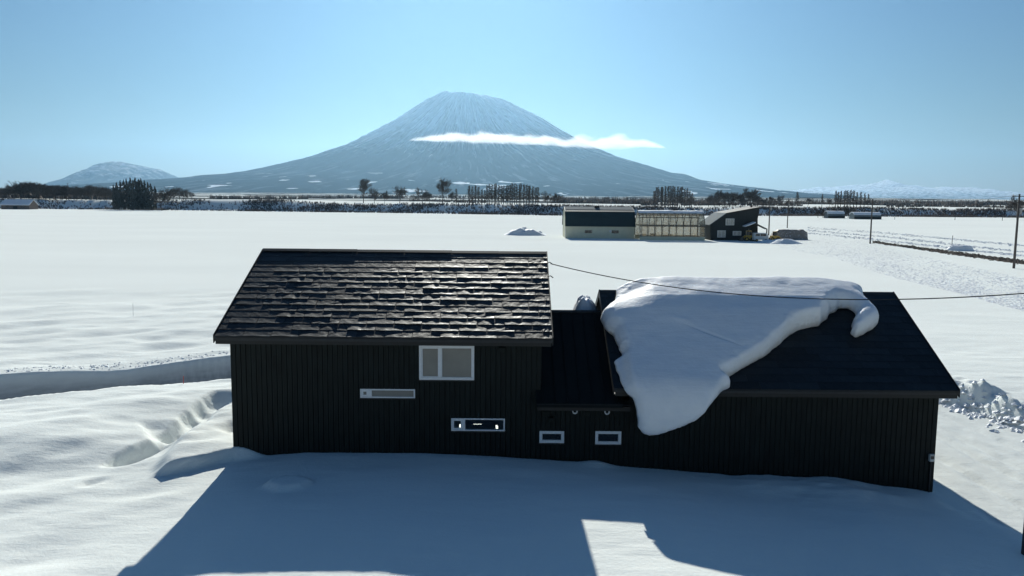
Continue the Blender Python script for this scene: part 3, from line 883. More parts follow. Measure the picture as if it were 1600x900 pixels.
# shingles
def shingle_variant(seed, w, l, warp):
    rnd = np.random.RandomState(seed)
    nx, ny = 9, 5
    u, v = np.meshgrid(np.linspace(0, 1, nx), np.array([0, 0.14, 0.34, 0.65, 1.0]))       # v = 0 at the lower edge
    ru, rv = rnd.uniform(0, 50, 2)
    bul = fbm(u * 2.2 + ru, v * 1.3 + rv, seed, 3)
    warp = warp * (2.2 if seed % 3 == 0 and warp > 0.003 else 1.0)
    lift = 0.012 + ((0.008 + 0.0065 * rnd.uniform(-1, 1) + rnd.uniform(-0.009, 0.009) * (u - 0.5)) if warp > 0.003 else 0.009) * (1 - v)
    lift = lift + (0.007 if warp > 0.003 else 0.0) * np.clip(1 - v / 0.34, 0, 1) ** 1.5 * (0.4 + 0.9 * np.abs(fbm(u * 3.0 + ru, u * 0 + 3, seed + 5, 2)) * 2)
    cor = rnd.uniform(0, 1, 2) ** 3
    curl = (cor[0] * np.clip(0.35 - u, 0, 1) + cor[1] * np.clip(u - 0.65, 0, 1)) * 2.2 * (1 - v) ** 2
    Z = lift + warp * (np.abs(bul) * 1.6 + 0.35 * curl + 0.45 * rnd.uniform(0, 1) * (1 - v) ** 2) * (0.25 + 0.75 * (1 - v) ** 0.6)
    X = u * w - w / 2
    Y = v * l + (1 - v) * 0.02 * fbm(u * 4 + ru, u * 0, seed + 1, 2)
    vs, fs = [], []
    for j in range(ny):
        for i in range(nx): vs.append((X[j, i], Y[j, i], Z[j, i]))
    for j in range(ny - 1):
        for i in range(nx - 1):
            a = j * nx + i
            fs.append((a, a + 1, a + nx + 1, a + nx))
    nb = len(vs)
    for i in range(nx): vs.append((X[0, i], Y[0, i] + 0.004, Z[0, i] - 0.022))
    for i in range(nx - 1): fs.append((nb + i, nb + i + 1, i + 1, i))
    e0, e1 = len(vs), len(vs) + 2
    vs += [(X[0, 0], 0.0, 0.0), (X[-1, 0], l, 0.0), (X[0, -1], 0.0, 0.0), (X[-1, -1], l, 0.0)]
    fs += [(e0, 0, nx, 2 * nx, 3 * nx, 4 * nx, e0 + 1), (e1, e1 + 1, 5 * nx - 1, 4 * nx - 1, 3 * nx - 1, 2 * nx - 1, nx - 1)]
    mb = MB(); mb.v, mb.f = vs, fs
    me = mb.mesh('shingle', M['shingle'], False)
    return me
def lay_shingles(roof, x0, x1, ye, ze, ang, L, rows, w, warp, seed, singly=None, lift_fn=None):
    rnd = random.Random(seed)
    pitch = (L - 0.1) / rows
    var = [shingle_variant(seed * 50 + k, w - 0.016, pitch + 0.05, warp) for k in range(16)]
    flat = [shingle_variant(seed * 50 + 30 + k, w - 0.008, pitch + 0.05, 0.002) for k in range(6)]
    rest = MB()
    for r in range(rows):
        off = (r * 0.37) % 1.0
        n = int((x1 - x0) / w) + 2
        for c in range(n):
            a, b = x0 + (c - off) * w, x0 + (c - off + 1) * w
            a, b = max(a, x0), min(b, x1)
            if b - a < 0.06: continue
            xm, v = (a + b) / 2, r * pitch
            rough = lift_fn(xm, (v + pitch / 2) / L) if lift_fn else 0.0
            me_ = rnd.choice(var) if rnd.random() < rough else rnd.choice(flat)
            M4 = Matrix.Translation((xm, ye, ze)) @ Matrix.Rotation(ang, 4, 'X') @ Matrix.Translation((0, v, 0.0)) @ Matrix.Diagonal(((b - a) / w, 1, 1, 1))
            if singly is None or singly(xm, v / L):
                o = link('shingle', me_, roof)
                o.matrix_local = M4
            else:
                rest.add([M4 @ vv.co for vv in me_.vertices], [tuple(p.vertices) for p in me_.polygons])
    if rest.v:
        o = rest.build('shingles_under_snow', M['shingle'], roof, fix=False)
        o['kind'] = 'stuff'
def rough_left(x, t):
    """where snow load has buckled the shingles: not the top courses, which slope up to the right, nor the left verge"""
    u = (x + 9.05) / 10.3
    lim = 0.80 + 0.13 * max(0, (u - 0.55) / 0.45) ** 1.0 + 0.02 * math.sin(u * 14)
    return 0.84 * float(sstep(lim + 0.02, lim - 0.05, t)) * (0.35 + 0.65 * float(sstep(0.02, 0.25, u)))
lay_shingles(roofA, -9.05, 1.24, 23.65, 4.0, AA, 4.95 / math.cos(AA), 15, 0.86, 0.0085, 1, lift_fn=rough_left)
lay_shingles(roofC, 3.16, 13.72, 23.65, 2.48, AC, 4.55 / math.cos(AC), 15, 0.90, 0.002, 2, singly=lambda x, t: x > 6.7 and (x - 6.3) / 6.6 > t * 0.75)

# ------------------------------------------------------------------ the slab of snow sliding off the garage roof
EY, EZ, RY, RZ = 23.65, 2.48, 28.2, 4.97
SL = math.hypot(RY - EY, RZ - EZ)
def drape(v):
    """(y, z, normal y, normal z) of the sheet the snow lies on: v runs from the ridge down the near slope, past the eave it hangs"""
    c, s_ = math.cos(AC), math.sin(AC)
    if v <= SL:
        k = sstep(0.7, -0.7, np.array(v)) if abs(v) < 0.7 else (1.0 if v < 0 else 0.0)
        k = float(k)
        y = RY - v * c
        z = RZ - abs(v) * s_ + 0.06
        ny, nz = -s_ * (1 - k) + s_ * k, c
        n = math.hypot(ny, nz)
        return y, z, ny / n, nz / n
    ex, R = v - SL, 0.75
    a0, a1 = AC, math.radians(86)
    y, z, st, a = RY - SL * c, RZ - SL * s_ + 0.06, 0.02, a0
    t = 0.0
    while t < ex:
        d_ = min(st, ex - t)
        a = min(a1, a0 + (t / R))
        y -= d_ * math.cos(a); z -= d_ * math.sin(a); t += d_
    return y, z, -math.sin(a), math.cos(a)
_V = np.linspace(-3.6, SL + 3.0, 420)
_DR = np.array([drape(v) for v in _V])
def drape_np(v): return [np.interp(v, _V, _DR[:, i]) for i in range(4)]
def pix_to_uv(px, py, off):
    y, z, ny, nz = _DR.T
    Y, Z = y + ny * off, z + nz * off
    d_ = ray(px, py)
    # along the curve find where the ray's elevation matches
    ok = _V > 0.15
    e = (Z - CAM_H) - d_[2] / d_[1] * Y
    i = np.where((e[:-1] * e[1:] <= 0) & ok[:-1])[0]
    if len(i) == 0: i = [np.argmin(np.abs(e) + (~ok) * 9)]
    i = int(i[0])
    t = e[i] / (e[i] - e[i + 1]) if e[i] != e[i + 1] else 0
    v = _V[i] + t * (_V[i + 1] - _V[i])
    return (d_[0] / d_[1]) * np.interp(v, _V, Y), v
OUT = [(1352, 462), (1364, 478), (1373, 489), (1375, 497), (1368, 505), (1357, 512), (1338, 520), (1331, 513), (1334, 498), (1339, 489), (1338, 482), (1330, 475), (1312, 474), (1307, 479), (1298, 483), (1294, 491), (1286, 497), (1281, 502),
       (1262, 504.5), (1245, 510), (1228, 521), (1214, 535), (1196, 549), (1178, 559), (1160, 569), (1140, 580), (1127, 583), (1136, 588), (1143, 594), (1140, 601), (1128, 607), (1120, 619), (1110, 633), (1100, 646), (1086, 658), (1070, 666), (1050, 673), (1032, 680), (1016, 682), (1006, 680), (998, 668),
       (996, 650), (993, 632), (989, 618), (984, 615), (978, 608), (972, 590), (964, 572), (960, 556), (966, 552), (974, 548), (966, 534), (959, 517), (948, 508), (941, 497), (938, 490), (942, 482), (952, 471), (962, 462)]
UV = [pix_to_uv(px, py, 0.22 if py < 600 else 0.15) for px, py in OUT]
UV += [(3.85, -0.5), (4.1, -2.6), (6.0, -3.2), (9.5, -3.3), (11.9, -2.6), (12.6, -1.2), (12.75, -0.4)]
UV = np.array(UV)
def resample(P, step):
    out = []
    for a, b in zip(P, np.roll(P, -1, 0)):
        n = max(1, int(np.hypot(*(b - a)) / step))
        for k in range(n): out.append(a + (b - a) * k / n)
    return np.array(out)
UVs = resample(UV, 0.05)
_k = np.array([0.25, 0.5, 0.25])
for _ in range(2):
    UVs = 0.25 * np.roll(UVs, 1, 0) + 0.5 * UVs + 0.25 * np.roll(UVs, -1, 0)
UVs = UVs + 0.032 * np.stack([fbm(np.arange(len(UVs)) / 5.0, np.zeros(len(UVs)), 131, 3), fbm(np.arange(len(UVs)) / 5.0, np.zeros(len(UVs)), 137, 3)], -1)
def inside(P, x, y):
    r = np.zeros(x.shape, bool)
    for (x0, y0), (x1, y1) in zip(P, np.roll(P, -1, 0)):
        c = ((y0 > y) != (y1 > y)) & (x < (x1 - x0) * (y - y0) / (y1 - y0 + 1e-12) + x0)
        r ^= c
    return r
def roof_snow():
    st = 0.048
    us, vs = np.arange(2.6, 13.6, st), np.arange(-3.5, SL + 2.6, st)
    U, V = np.meshgrid(us, vs)
    ins = inside(UVs, U, V)
    D = np.full(U.shape, 1e9); NU = U.copy(); NV = V.copy()
    for (a, b) in zip(UVs, np.roll(UVs, -1, 0)):
        e = b - a
        t = np.clip(((U - a[0]) * e[0] + (V - a[1]) * e[1]) / (e @ e + 1e-12), 0, 1)
        du, dv = a[0] + t * e[0], a[1] + t * e[1]
        dd = np.hypot(U - du, V - dv)
        m = dd < D
        D = np.where(m, dd, D); NU = np.where(m, du, NU); NV = np.where(m, dv, NV)
    cell = (ins[:-1, :-1] | ins[:-1, 1:] | ins[1:, 1:] | ins[1:, :-1])
    U2, V2 = np.where(ins, U, NU), np.where(ins, V, NV)
    D = np.where(ins, D, 0)
    # thickness: deep on the ridge, thinner where the slab has slid over the eave
    T = np.interp(V2, [-3.5, -1.5, 0.0, 0.7, 1.3, 2.0, 3.2, 4.4, SL, SL + 0.6, SL + 2.6], [0.35, 0.5, 0.50, 0.61, 0.69, 0.69, 0.57, 0.50, 0.47, 0.42, 0.36])
    T = T * (1 - 0.8 * np.clip((4.9 - U2) / 1.8, 0, 1) * sstep(2.0, 0.4, V2))
    T = T * (1 - 0.30 * sstep(10.6, 12.6, U2)) * (1 - 0.18 * sstep(4.6, 3.0, U2))
    thin = sstep(3.75, 3.45, U2) * sstep(3.4, 3.7, V2) * sstep(6.2, 5.9, V2)        # thin old layer showing at the left edge
    T = T * (1 - 0.6 * thin)
    T = T + 0.06 * fbm(U2 / 2.0, V2 / 1.6, 141, 3) + 0.02 * fbm(U2 / 0.5, V2 / 0.5, 143, 3) * sstep(1.8, 0.6, V2)
    T = T - 0.10 * bump_e(U2, V2, 4.6, 0.35, 0.9, 0.35, -0.5) + 0.04 * bump_e(U2, V2, 5.6, 2.6, 0.35, 0.12, 0.4)
    wE = np.interp(V2, [-1, 0.5, 2, SL, SL + 2], [0.8, 0.5, 0.20, 0.20, 0.24])
    wE = np.where((U2 < 4.6) & (V2 > 0.8), 0.40, wE) + 0.05 * fbm(U2 / 0.5, V2 / 0.5, 149, 2)
    wE = wE + 0.9 * sstep(5.2, 3.8, U2) * sstep(1.2, 0.0, V2)
    q = np.clip(D / wE, 0, 1)
    T = T * np.sqrt(np.clip(1 - (1 - q) ** 2, 0, 1))
    T = T + 0.035 * fbm(U2 / 0.22, V2 / 0.22, 151, 3) * sstep(0.0, 0.12, D) * sstep(0.6, 0.25, D)
    T = T - 0.05 * bump_e(U2, V2, 6.55, 3.35, 0.75, 0.035, 0.55)
    y, z, ny, nz = drape_np(V2)
    # the underside of the overhanging tongue stays hollow and rounded
    under = 0.0 * V2
    top = np.stack([U2, y + ny * T, z + nz * T], -1)
    bot = np.stack([U2, y + ny * under, z + nz * under], -1)
    n, m = U.shape
    idx = -np.ones((n, m), int)
    keep = np.zeros((n, m), bool)
    for a in (slice(None, -1), slice(1, None)):
        for b in (slice(None, -1), slice(1, None)): keep[a, b] |= cell
    idx[keep] = np.arange(keep.sum())
    N = int(keep.sum())
    q4 = np.stack([idx[:-1, :-1], idx[:-1, 1:], idx[1:, 1:], idx[1:, :-1]], -1)[cell]
    vs_ = np.vstack([top[keep], bot[keep]])
    fs = [tuple(f) for f in q4] + [tuple(int(i) + N for i in f[::-1]) for f in q4]
    me = bpy.data.meshes.new('roof_snow')
    me.from_pydata([tuple(p) for p in vs_], [], [tuple(int(i) for i in f) for f in fs])
    bm = bmesh.new(); bm.from_mesh(me)
    bmesh.ops.remove_doubles(bm, verts=bm.verts[:], dist=0.004)
    bmesh.ops.recalc_face_normals(bm, faces=bm.faces[:])
    for f in bm.faces: f.smooth = True
    bm.to_mesh(me); bm.free()
    me.materials.append(M['roof_snow'])
    o = link('roof_snow', me)
    tag(o, 'thick slab of snow sliding off the garage roof, its tongue hanging past the eave', 'snow', kind='thing')
roof_snow()
def heap(name, label, loc, rx, ry, h, seed, mat=None, cat='snow', group=None, rough=0.3, flat=0.0, rot=0.0, n=44):
    """a rounded heap of snow on the ground"""
    a = np.linspace(0, 2 * np.pi, n + 1); r = np.linspace(0, 1, 16)
    A, R = np.meshgrid(a, r)
    x, y = R * np.cos(A), R * np.sin(A)
    k = 1 + rough * 0.5 * fbm(np.cos(A) * 1.5, np.sin(A) * 1.5, seed, 3)
    H = h * (sstep(1.0, 0.25 + 0.5 * flat, R)) * (1 + rough * fbm(x * 3, y * 3, seed + 1, 4) * 1.4) - 0.25 * sstep(0.85, 1.0, R)
    P = np.stack([x * rx * k, y * ry * k, H], -1)
    o = link(name, grid_mesh(name, P, mat or M['snow']), None, loc)
    o.rotation_euler.z = rot
    tag(o, label, cat, group, 'thing')
    return o
heap('snow_pile', 'small mound of snow behind the link roof', (2.75, 29.0, 3.55), 0.75, 1.2, 1.0, 151)
# ------------------------------------------------------------------ the farm across the field
M['barn_wall'] = plain('barn_wall', (0.66, 0.64, 0.48), 0.8, var=0.1, scale=0.8)
M['barn_roof'] = plain('barn_roof', (0.012, 0.032, 0.036), 0.65, var=0.15, scale=0.6)
M['pale_metal'] = plain('pale_metal', (0.15, 0.18, 0.195), 0.85, spec=0.05, var=0.1, scale=1.0)
M['black_wood'] = plain('black_wood', (0.012, 0.016, 0.016), 0.7, var=0.3, scale=2)
M['steel_rib'] = plain('steel_rib', (0.10, 0.09, 0.075), 0.6, var=0.2)
M['pale_glass'] = plain('pale_glass', (0.55, 0.52, 0.45), 0.2, var=0.25, scale=3)
M['yellow_paint'] = plain('yellow_paint', (0.55, 0.33, 0.05), 0.5, var=0.2)
M['white_paint'] = plain('white_paint', (0.7, 0.7, 0.66), 0.4, var=0.08)
M['rubber'] = plain('rubber', (0.02, 0.02, 0.02), 0.9, var=0.2)
M['timber'] = plain('weathered_timber', (0.16, 0.13, 0.11), 0.85, var=0.3, scale=2)
M['pale_timber'] = plain('pale_timber', (0.42, 0.33, 0.22), 0.8, var=0.2, scale=2)
BY = 171.3
def barn():
    x0, x1 = 11.55, 26.5
    b = empty('barn', ((x0 + x1) / 2, BY, 0))
    tag(b, 'beige barn with steep dark blue roof beside the greenhouse', 'barn')
    hx = (x1 - x0) / 2
    prof = [(0, 2.75), (0.55, 4.4), (1.5, 5.75), (2.6, 6.15), (5.2, 6.75)]            # eave, knee, ridge (y from the front wall)
    D = 10.4
    full = prof + [(D - y, z) for y, z in reversed(prof[:-1])]
    MB().prism([(0, -0.6), (D, -0.6), (D, 2.7)] + [(D - y - (0.1 if i else 0), z - 0.12) for i, (y, z) in enumerate(prof)][1:] + [(y, z - 0.12) for y, z in reversed(prof[:-1])], 'x', -hx, hx).build('wall', M['barn_wall'], b)
    def sheet(idx, x_a, x_b, name, mat, up=0.0, parent=b):
        mb = MB()
        for i in idx:
            (ya, za), (yb, zb) = full[i], full[i + 1]
            mb.add([(x_a, ya, za + up), (x_b, ya, za + up), (x_b, yb, zb + up), (x_a, yb, zb + up), (x_a, ya, za - 0.06), (x_b, ya, za - 0.06), (x_b, yb, zb - 0.06), (x_a, yb, zb - 0.06)],
                   [(0, 1, 2, 3), (7, 6, 5, 4), (0, 4, 5, 1), (2, 6, 7, 3), (1, 5, 6, 2), (0, 3, 7, 4)])
        return mb.build(name, mat, parent)
    full[0] = (-0.25, 2.62); full[-1] = (D + 0.25, 2.62)
    r = sheet(range(len(full) - 1), -hx - 0.15, hx + 0.15, 'roof', M['barn_roof'])
    for i in range(29):
        x = -hx + 0.2 + i * (2 * hx - 0.4) / 28
        MB().tube([(x, y, z + 0.03) for y, z in full[:5]], 0.025, 4).build('roof_seam', M['barn_roof'], r)
    s = sheet((3, 4), -hx, hx, 'ridge_sheet', M['pale_metal'], 0.05)
    v = MB().prism([(-0.6, 0), (0.6, 0), (0.45, 0.5), (-0.45, 0.5)], 'y', 4.7, 5.6).build('roof_vent', M['black_wood'], b)
    v.location = (-hx + 7.1, -0.6, 6.5)
    for x in (-hx + 5.0, -hx + 10.8):
        w = frame_boxes(x - 0.95, x + 0.75, 1.05, 1.85, 0.09, -0.06, 0.02).build('window', M['barn_wall'], b)
        MB().box(x - 0.86, x - 0.12, -0.02, 0.01, 1.14, 1.76).build('pane', M['dark_glass'], w)
        MB().box(x - 0.08, x + 0.66, -0.02, 0.01, 1.14, 1.76).build('pane', M['dark_glass'], w)
    lx = -hx + 9.7
    MB().tube([(lx, -0.02, 1.55), (lx, -0.18, 1.55)], [0.30, 0.26], 14).build('vent_fan', M['white_paint'], b)
    MB().box(-hx - 0.03, hx + 0.03, -0.03, -0.002, 2.55, 2.7).build('eave_board', M['barn_roof'], b)
    MB().box(-hx - 0.09, -hx - 0.005, -0.06, 0.06, -0.5, 2.7).build('corner_board', M['white_paint'], b)
barn()
def greenhouse():
    x0, x1, y0 = 26.9, 40.6, 166.5
    g = empty('greenhouse', ((x0 + x1) / 2, y0, 0))
    tag(g, 'glazed greenhouse with curved ribs and snow on top', 'greenhouse')
    hx = (x1 - x0) / 2
    D, zb = 7.2, 0.75
    def prof(t):                                             # front foot to ridge
        a = t * math.pi / 2
        return (0.0 + 2.9 * (1 - math.cos(a)), zb + 0.2 + 4.75 * math.sin(a) ** 0.92)
    MB().box(-hx, hx, 0.0, 0.22, -0.7, zb).build('knee_wall', M['barn_wall'], g)
    MB().box(-hx, hx, D - 0.22, D, -0.7, zb).build('knee_wall', M['barn_wall'], g)
    nb = 9
    P = [(0.02, zb)] + [prof(t) for t in (0, 0.12, 0.25, 0.4, 0.55, 0.7, 0.85, 1.0)]
    Pb = [(D - y, z) for y, z in P]
    for i in range(nb + 1):
        x = -hx + 2 * hx * i / nb
        MB().tube([(x, y, z) for y, z in P], 0.075, 4).build('rib', M['steel_rib'], g)
        MB().tube([(x, y, z) for y, z in Pb], 0.075, 4).build('rib', M['steel_rib'], g)
        MB().tube([(x, P[-1][0], P[-1][1]), (x, D - P[-1][0], P[-1][1])], 0.05, 4).build('tie', M['steel_rib'], g)
    for side, Q in ((0, P), (1, Pb)):
        for k, nm in ((0, 'rail'), (3, 'rail'), (5, 'purlin'), (8, 'rail')):
            MB().tube([(-hx, Q[k][0], Q[k][1]), (hx, Q[k][0], Q[k][1])], 0.10 if k == 3 else 0.045, 4).build(nm, M['steel_rib'], g)
        for i in range(nb):
            a, b = -hx + 2 * hx * i / nb + 0.05, -hx + 2 * hx * (i + 1) / nb - 0.05
            for k0, k1 in ((0, 3), (3, 8)):
                mb = MB()
                for k in range(k0, k1):
                    (ya, za), (yb, zc) = Q[k], Q[k + 1]
                    mb.add([(a, ya, za), (b, ya, za), (b, yb, zc), (a, yb, zc)], [(0, 1, 2, 3)])
                mb.build('pane', M['film'], g)
    for x in (-hx, hx):                                       # end walls
        MB().add([(x, y, z) for y, z in P] + [(x, y, z) for y, z in reversed(Pb)], [tuple(range(2 * len(P)))]).build('end_pane', M['film'], g)
    for i in range(14):                                       # benches and plants inside
        rnd = random.Random(i)
        x = -hx + 0.8 + i * 0.95
        MB().box(x, x + 0.75, 1.6, 3.2, 0, rnd.uniform(0.5, 1.3)).build('bench', M['timber'] if i % 3 else M['pale_timber'], g)
    n = 40
    mb = MB()
    xs = np.linspace(-hx - 0.1, hx + 0.1, n)
    ys = np.linspace(2.25, D - 2.25, 9)
    X, Y = np.meshgrid(xs, ys)
    Z = 5.50 + 0.70 * np.sin(np.clip((Y - 2.25) / (D - 4.5), 0, 1) * np.pi) ** 0.5 + 0.12 * fbm(X / 1.1, Y / 1.1, 161, 3)
    o = link('roof_snow', grid_mesh('roof_snow', np.stack([X, Y, Z], -1), M['snow']), g)
    tb = grid_mesh('roof_snow_under', np.stack([X, Y, 0 * Z + 5.5], -1), M['snow'])
    bm = bmesh.new(); bm.from_mesh(o.data); bm.from_mesh(tb)
    bm.to_mesh(o.data); bm.free()
greenhouse()
def farmhouse():
    fx, fy = 41.1, 168.0
    f = empty('farmhouse', (fx, fy, 0))
    tag(f, 'black timber farmhouse with a lopsided roof beside the greenhouse', 'house')
    k = 168.0 / CAM_F
    def q(px, py):
        p = atY(px, py, fy)
        return (p[0] - fx, p[2])
    prof = [q(1110, 380), q(1110, 351), q(1134, 334), q(1187, 324.5), q(1184, 342), q(1184, 380)]
    D = 9.5
    MB().prism(prof, 'y', 0, D).build('wall', M['black_wood'], f)
    def slope(a, b, name, mat, up, ov):
        (xa, za), (xb, zb) = a, b
        return MB().add([(xa, -ov, za + up), (xb, -ov, zb + up), (xb, D + ov, zb + up), (xa, D + ov, za + up), (xa, -ov, za + 0.01), (xb, -ov, zb + 0.01), (xb, D + ov, zb + 0.01), (xa, D + ov, za + 0.01)],
                        [(0, 1, 2, 3), (7, 6, 5, 4), (0, 4, 5, 1), (2, 6, 7, 3), (1, 5, 6, 2), (0, 3, 7, 4)]).build(name, mat, f)
    slope((prof[1][0] - 0.3, prof[1][1] - 0.2), prof[2], 'roof', M['pale_metal'], 0.16, 0.3)
    slope(prof[2], (prof[3][0] + 0.3, prof[3][1] + 0.05), 'roof', M['black_wood'], 0.17, 0.3)
    def win(px0, px1, py0, py1, lb):
        (xa, zb), (xb, za) = q(px0, py0), q(px1, py1)
        w = frame_boxes(xa, xb, za, zb, 0.11, -0.09, 0.03).build('window', M['white_paint'], f)
        m_ = (xa + xb) / 2
        MB().box(xa + 0.1, m_ - 0.04, -0.03, 0.0, za + 0.1, zb - 0.1).build('pane', M['pale_glass'], w)
        MB().box(m_ + 0.04, xb - 0.1, -0.03, 0.0, za + 0.1, zb - 0.1).build('pane', M['pale_glass'], w)
        MB().box(m_ - 0.05, m_ + 0.05, -0.07, 0.0, za + 0.1, zb - 0.1).build('mullion', M['white_paint'], w)
    win(1134, 1147, 341.5, 352, 'upper')
    win(1121, 1133.5, 360, 371, 'lower')
    win(1145, 1158, 361, 368, 'lower')
    for i in range(24):
        x = prof[1][0] + 0.25 + i * 0.42
        zt = np.interp(x, [prof[1][0], prof[2][0], prof[3][0]], [prof[1][1], prof[2][1], prof[3][1]]) - 0.1
        MB().box(x - 0.025, x + 0.025, -0.03, 0.002, -0.6, zt).build('batten', M['black_wood'], f)
    # porch on the right with snow on its roof
    (xa, za), (xb, zb) = q(1160, 355), q(1176, 349)
    (xc, zc) = q(1194, 358)
    for nm, mt, up, t in (('porch_roof', M['black_wood'], 0.0, 0.14), ('porch_snow', M['snow'], 0.15, 0.2)):
        e = xb if nm == 'porch_roof' else xb
        MB().prism([(xa, za + up), (xb, zb + up), (xb, zb + up + t), (xa, za + up + t)], 'y', -2.2, -0.02).build(nm, mt, f)
        if nm == 'porch_roof':
            MB().prism([(xb, zb + up), (xc, zc + up), (xc, zc + up + t), (xb, zb + up + t)], 'y', -2.2, -0.02).build(nm, mt, f)
    (xd, _), (xe, _) = q(1165, 370), q(1193, 370)
    for x in (xd, xe):
        MB().box(x - 0.1, x + 0.1, -2.1, -1.9, -0.5, zc + 0.1).build('porch_post', M['timber'], f)
    MB().box(xd, xd + 1.2, -0.08, -0.01, -0.5, 2.1).build('door', M['pale_timber'], f)
    MB().tube([(prof[3][0] - 0.6, 4, prof[3][1]), (prof[3][0] - 0.6, 4, prof[3][1] + 0.9)], 0.18, 8).build('flue', M['black_wood'], f)
farmhouse()
def wheel(parent, x, y, z, r, w):
    t = MB().tube([(x, y - w / 2, z), (x, y + w / 2, z)], r, 16).build('wheel', M['rubber'], parent)
    MB().tube([(x, y - w / 2 - 0.02, z), (x, y + w / 2 + 0.02, z)], r * 0.5, 10).build('rim', M['yellow_paint'], t)
def loader(px, label, s=1.0, bucket_side=-1):
    p = atY(px, 374, 165.0)
    g = empty('snow_loader', (p[0], 165.0, gz(p[0], 165.0)))
    tag(g, label, 'loader')
    b = bucket_side
    MB().prism([(-0.9, 0.5), (0.9, 0.5), (0.95, 1.15), (0.2, 1.3), (-0.9, 1.25)], 'y', -0.55, 0.55).build('body', M['yellow_paint'], g)
    MB().prism([(-0.35, 1.3), (0.35, 1.3), (0.28, 2.15), (-0.25, 2.15)], 'y', -0.5, 0.5).build('cab', M['dark_glass'], g)
    MB().box(-0.4, 0.42, -0.56, 0.56, 2.15, 2.25).build('cab_roof', M['yellow_paint'], g)
    for x in (-0.65, 0.65):
        for y in (-0.62, 0.62): wheel(g, x, y, 0.45, 0.45, 0.28)
    for y in (-0.5, 0.5):
        MB().tube([(0.2 * b, y, 1.25), (1.2 * b, y, 0.9), (1.5 * b, y, 0.4)], 0.08, 6).build('lift_arm', M['yellow_paint'], g)
    MB().prism([(1.4 * b, 0.05), (2.1 * b, 0.05), (1.75 * b, 0.25), (1.5 * b, 0.8), (1.4 * b, 0.8)], 'y', -0.85, 0.85).build('bucket', M['timber'], g)
    g.scale = (s, s, s)
loader(1170, 'small yellow loader under the farmhouse porch', 0.95)
loader(1210, 'small yellow loader standing by the dark snow bank', 0.9, 1)
def van(px, y):
    p = atY(px, 374, y)
    g = empty('small_van', (p[0], y, gz(p[0], y)))
    tag(g, 'small white van parked between the two yellow loaders', 'van')
    bevel(MB().prism([(-1.5, 0.35), (1.5, 0.35), (1.5, 1.1), (1.15, 1.75), (-1.45, 1.8), (-1.5, 1.2)], 'y', -0.72, 0.72).build('body', M['white_paint'], g), 0.06)
    for xa, xb in ((-1.25, -0.35), (-0.2, 0.95)):
        MB().box(xa, xb, -0.735, -0.72, 1.15, 1.6).build('side_window', M['dark_glass'], g)
    for x in (-0.95, 0.95):
        for yy in (-0.66, 0.66): wheel(g, x, yy, 0.28, 0.28, 0.18)
    MB().box(1.5, 1.53, -0.5, -0.3, 0.8, 0.95).build('headlight', M['pale_glass'], g)
    MB().box(1.5, 1.53, 0.3, 0.5, 0.8, 0.95).build('headlight', M['pale_glass'], g)
van(1188, 163.5)
def dark_bank():
    """ploughed bank by the farmyard: a long wall of dirty snow capped with clean snow, lower towards the yard"""
    y = 172.0
    a, b = atY(1213, 372, y), atY(1262, 372, y)
    n = 60
    xs = np.linspace(a[0], b[0], n)
    top = np.interp(xs, [a[0], a[0] + 0.6, b[0] - 1, b[0]], [1.7, 2.15, 2.15, 1.6]) + 0.12 * fbm(xs / 0.8, 0 * xs, 171, 3)
    ys = np.array([-0.6, -0.35, -0.15, 0.0, 0.25, 1.2, 3.5, 6.0])
    hz = np.array([-0.5, 0.3, 0.75, 0.95, 1.0, 1.02, 0.75, -0.1])
    X, Yv = np.meshgrid(xs, ys)
    Z = np.broadcast_to(top, X.shape) * hz[:, None] + 0.10 * fbm(X / 0.5, Yv / 0.5, 173, 3)
    Z[:, 0] = -0.4; Z[:, -1] = -0.4
    o = link('snow_bank', grid_mesh('snow_bank', np.stack([X, Yv + y + 0.12 * fbm(X / 0.6, Z / 0.4, 175, 3), Z], -1), M['dirty_snow']))
    tag(o, 'steep grimy snow bank ploughed up beside the farmyard', 'snow', kind='thing')
dark_bank()
p = on_ground(822, 368)
heap('snow_heap', 'lone rough snow heap in the field before the barn', (p.x, p.y + 2.5, 0), 5.6, 3.2, 1.35, 181, rough=0.55)
p = on_ground(1505, 392)  # added mound; its unlit face makes the dark hollow in the road bank
heap('snow_heap', 'low snow mound added for the shaded hollow of the road bank, beside the marker pole', (p.x, p.y + 0.8, -0.1), 2.4, 1.2, 0.85, 183, rough=0.3, flat=0.8, rot=-0.25)
p = on_ground(1240, 379)
for i, (px, py, rx, h) in enumerate(((1228, 381, 4.0, 0.9), (1205, 379, 3.0, 0.5))):
    p = on_ground(px, py)
    heap('snow_heap', ('smooth snow mound before the grimy bank', 'low smooth snow mound before the parked loaders')[i], (p.x, p.y + 1, 0), rx, 2.4, h, 190 + i, rough=0.25)

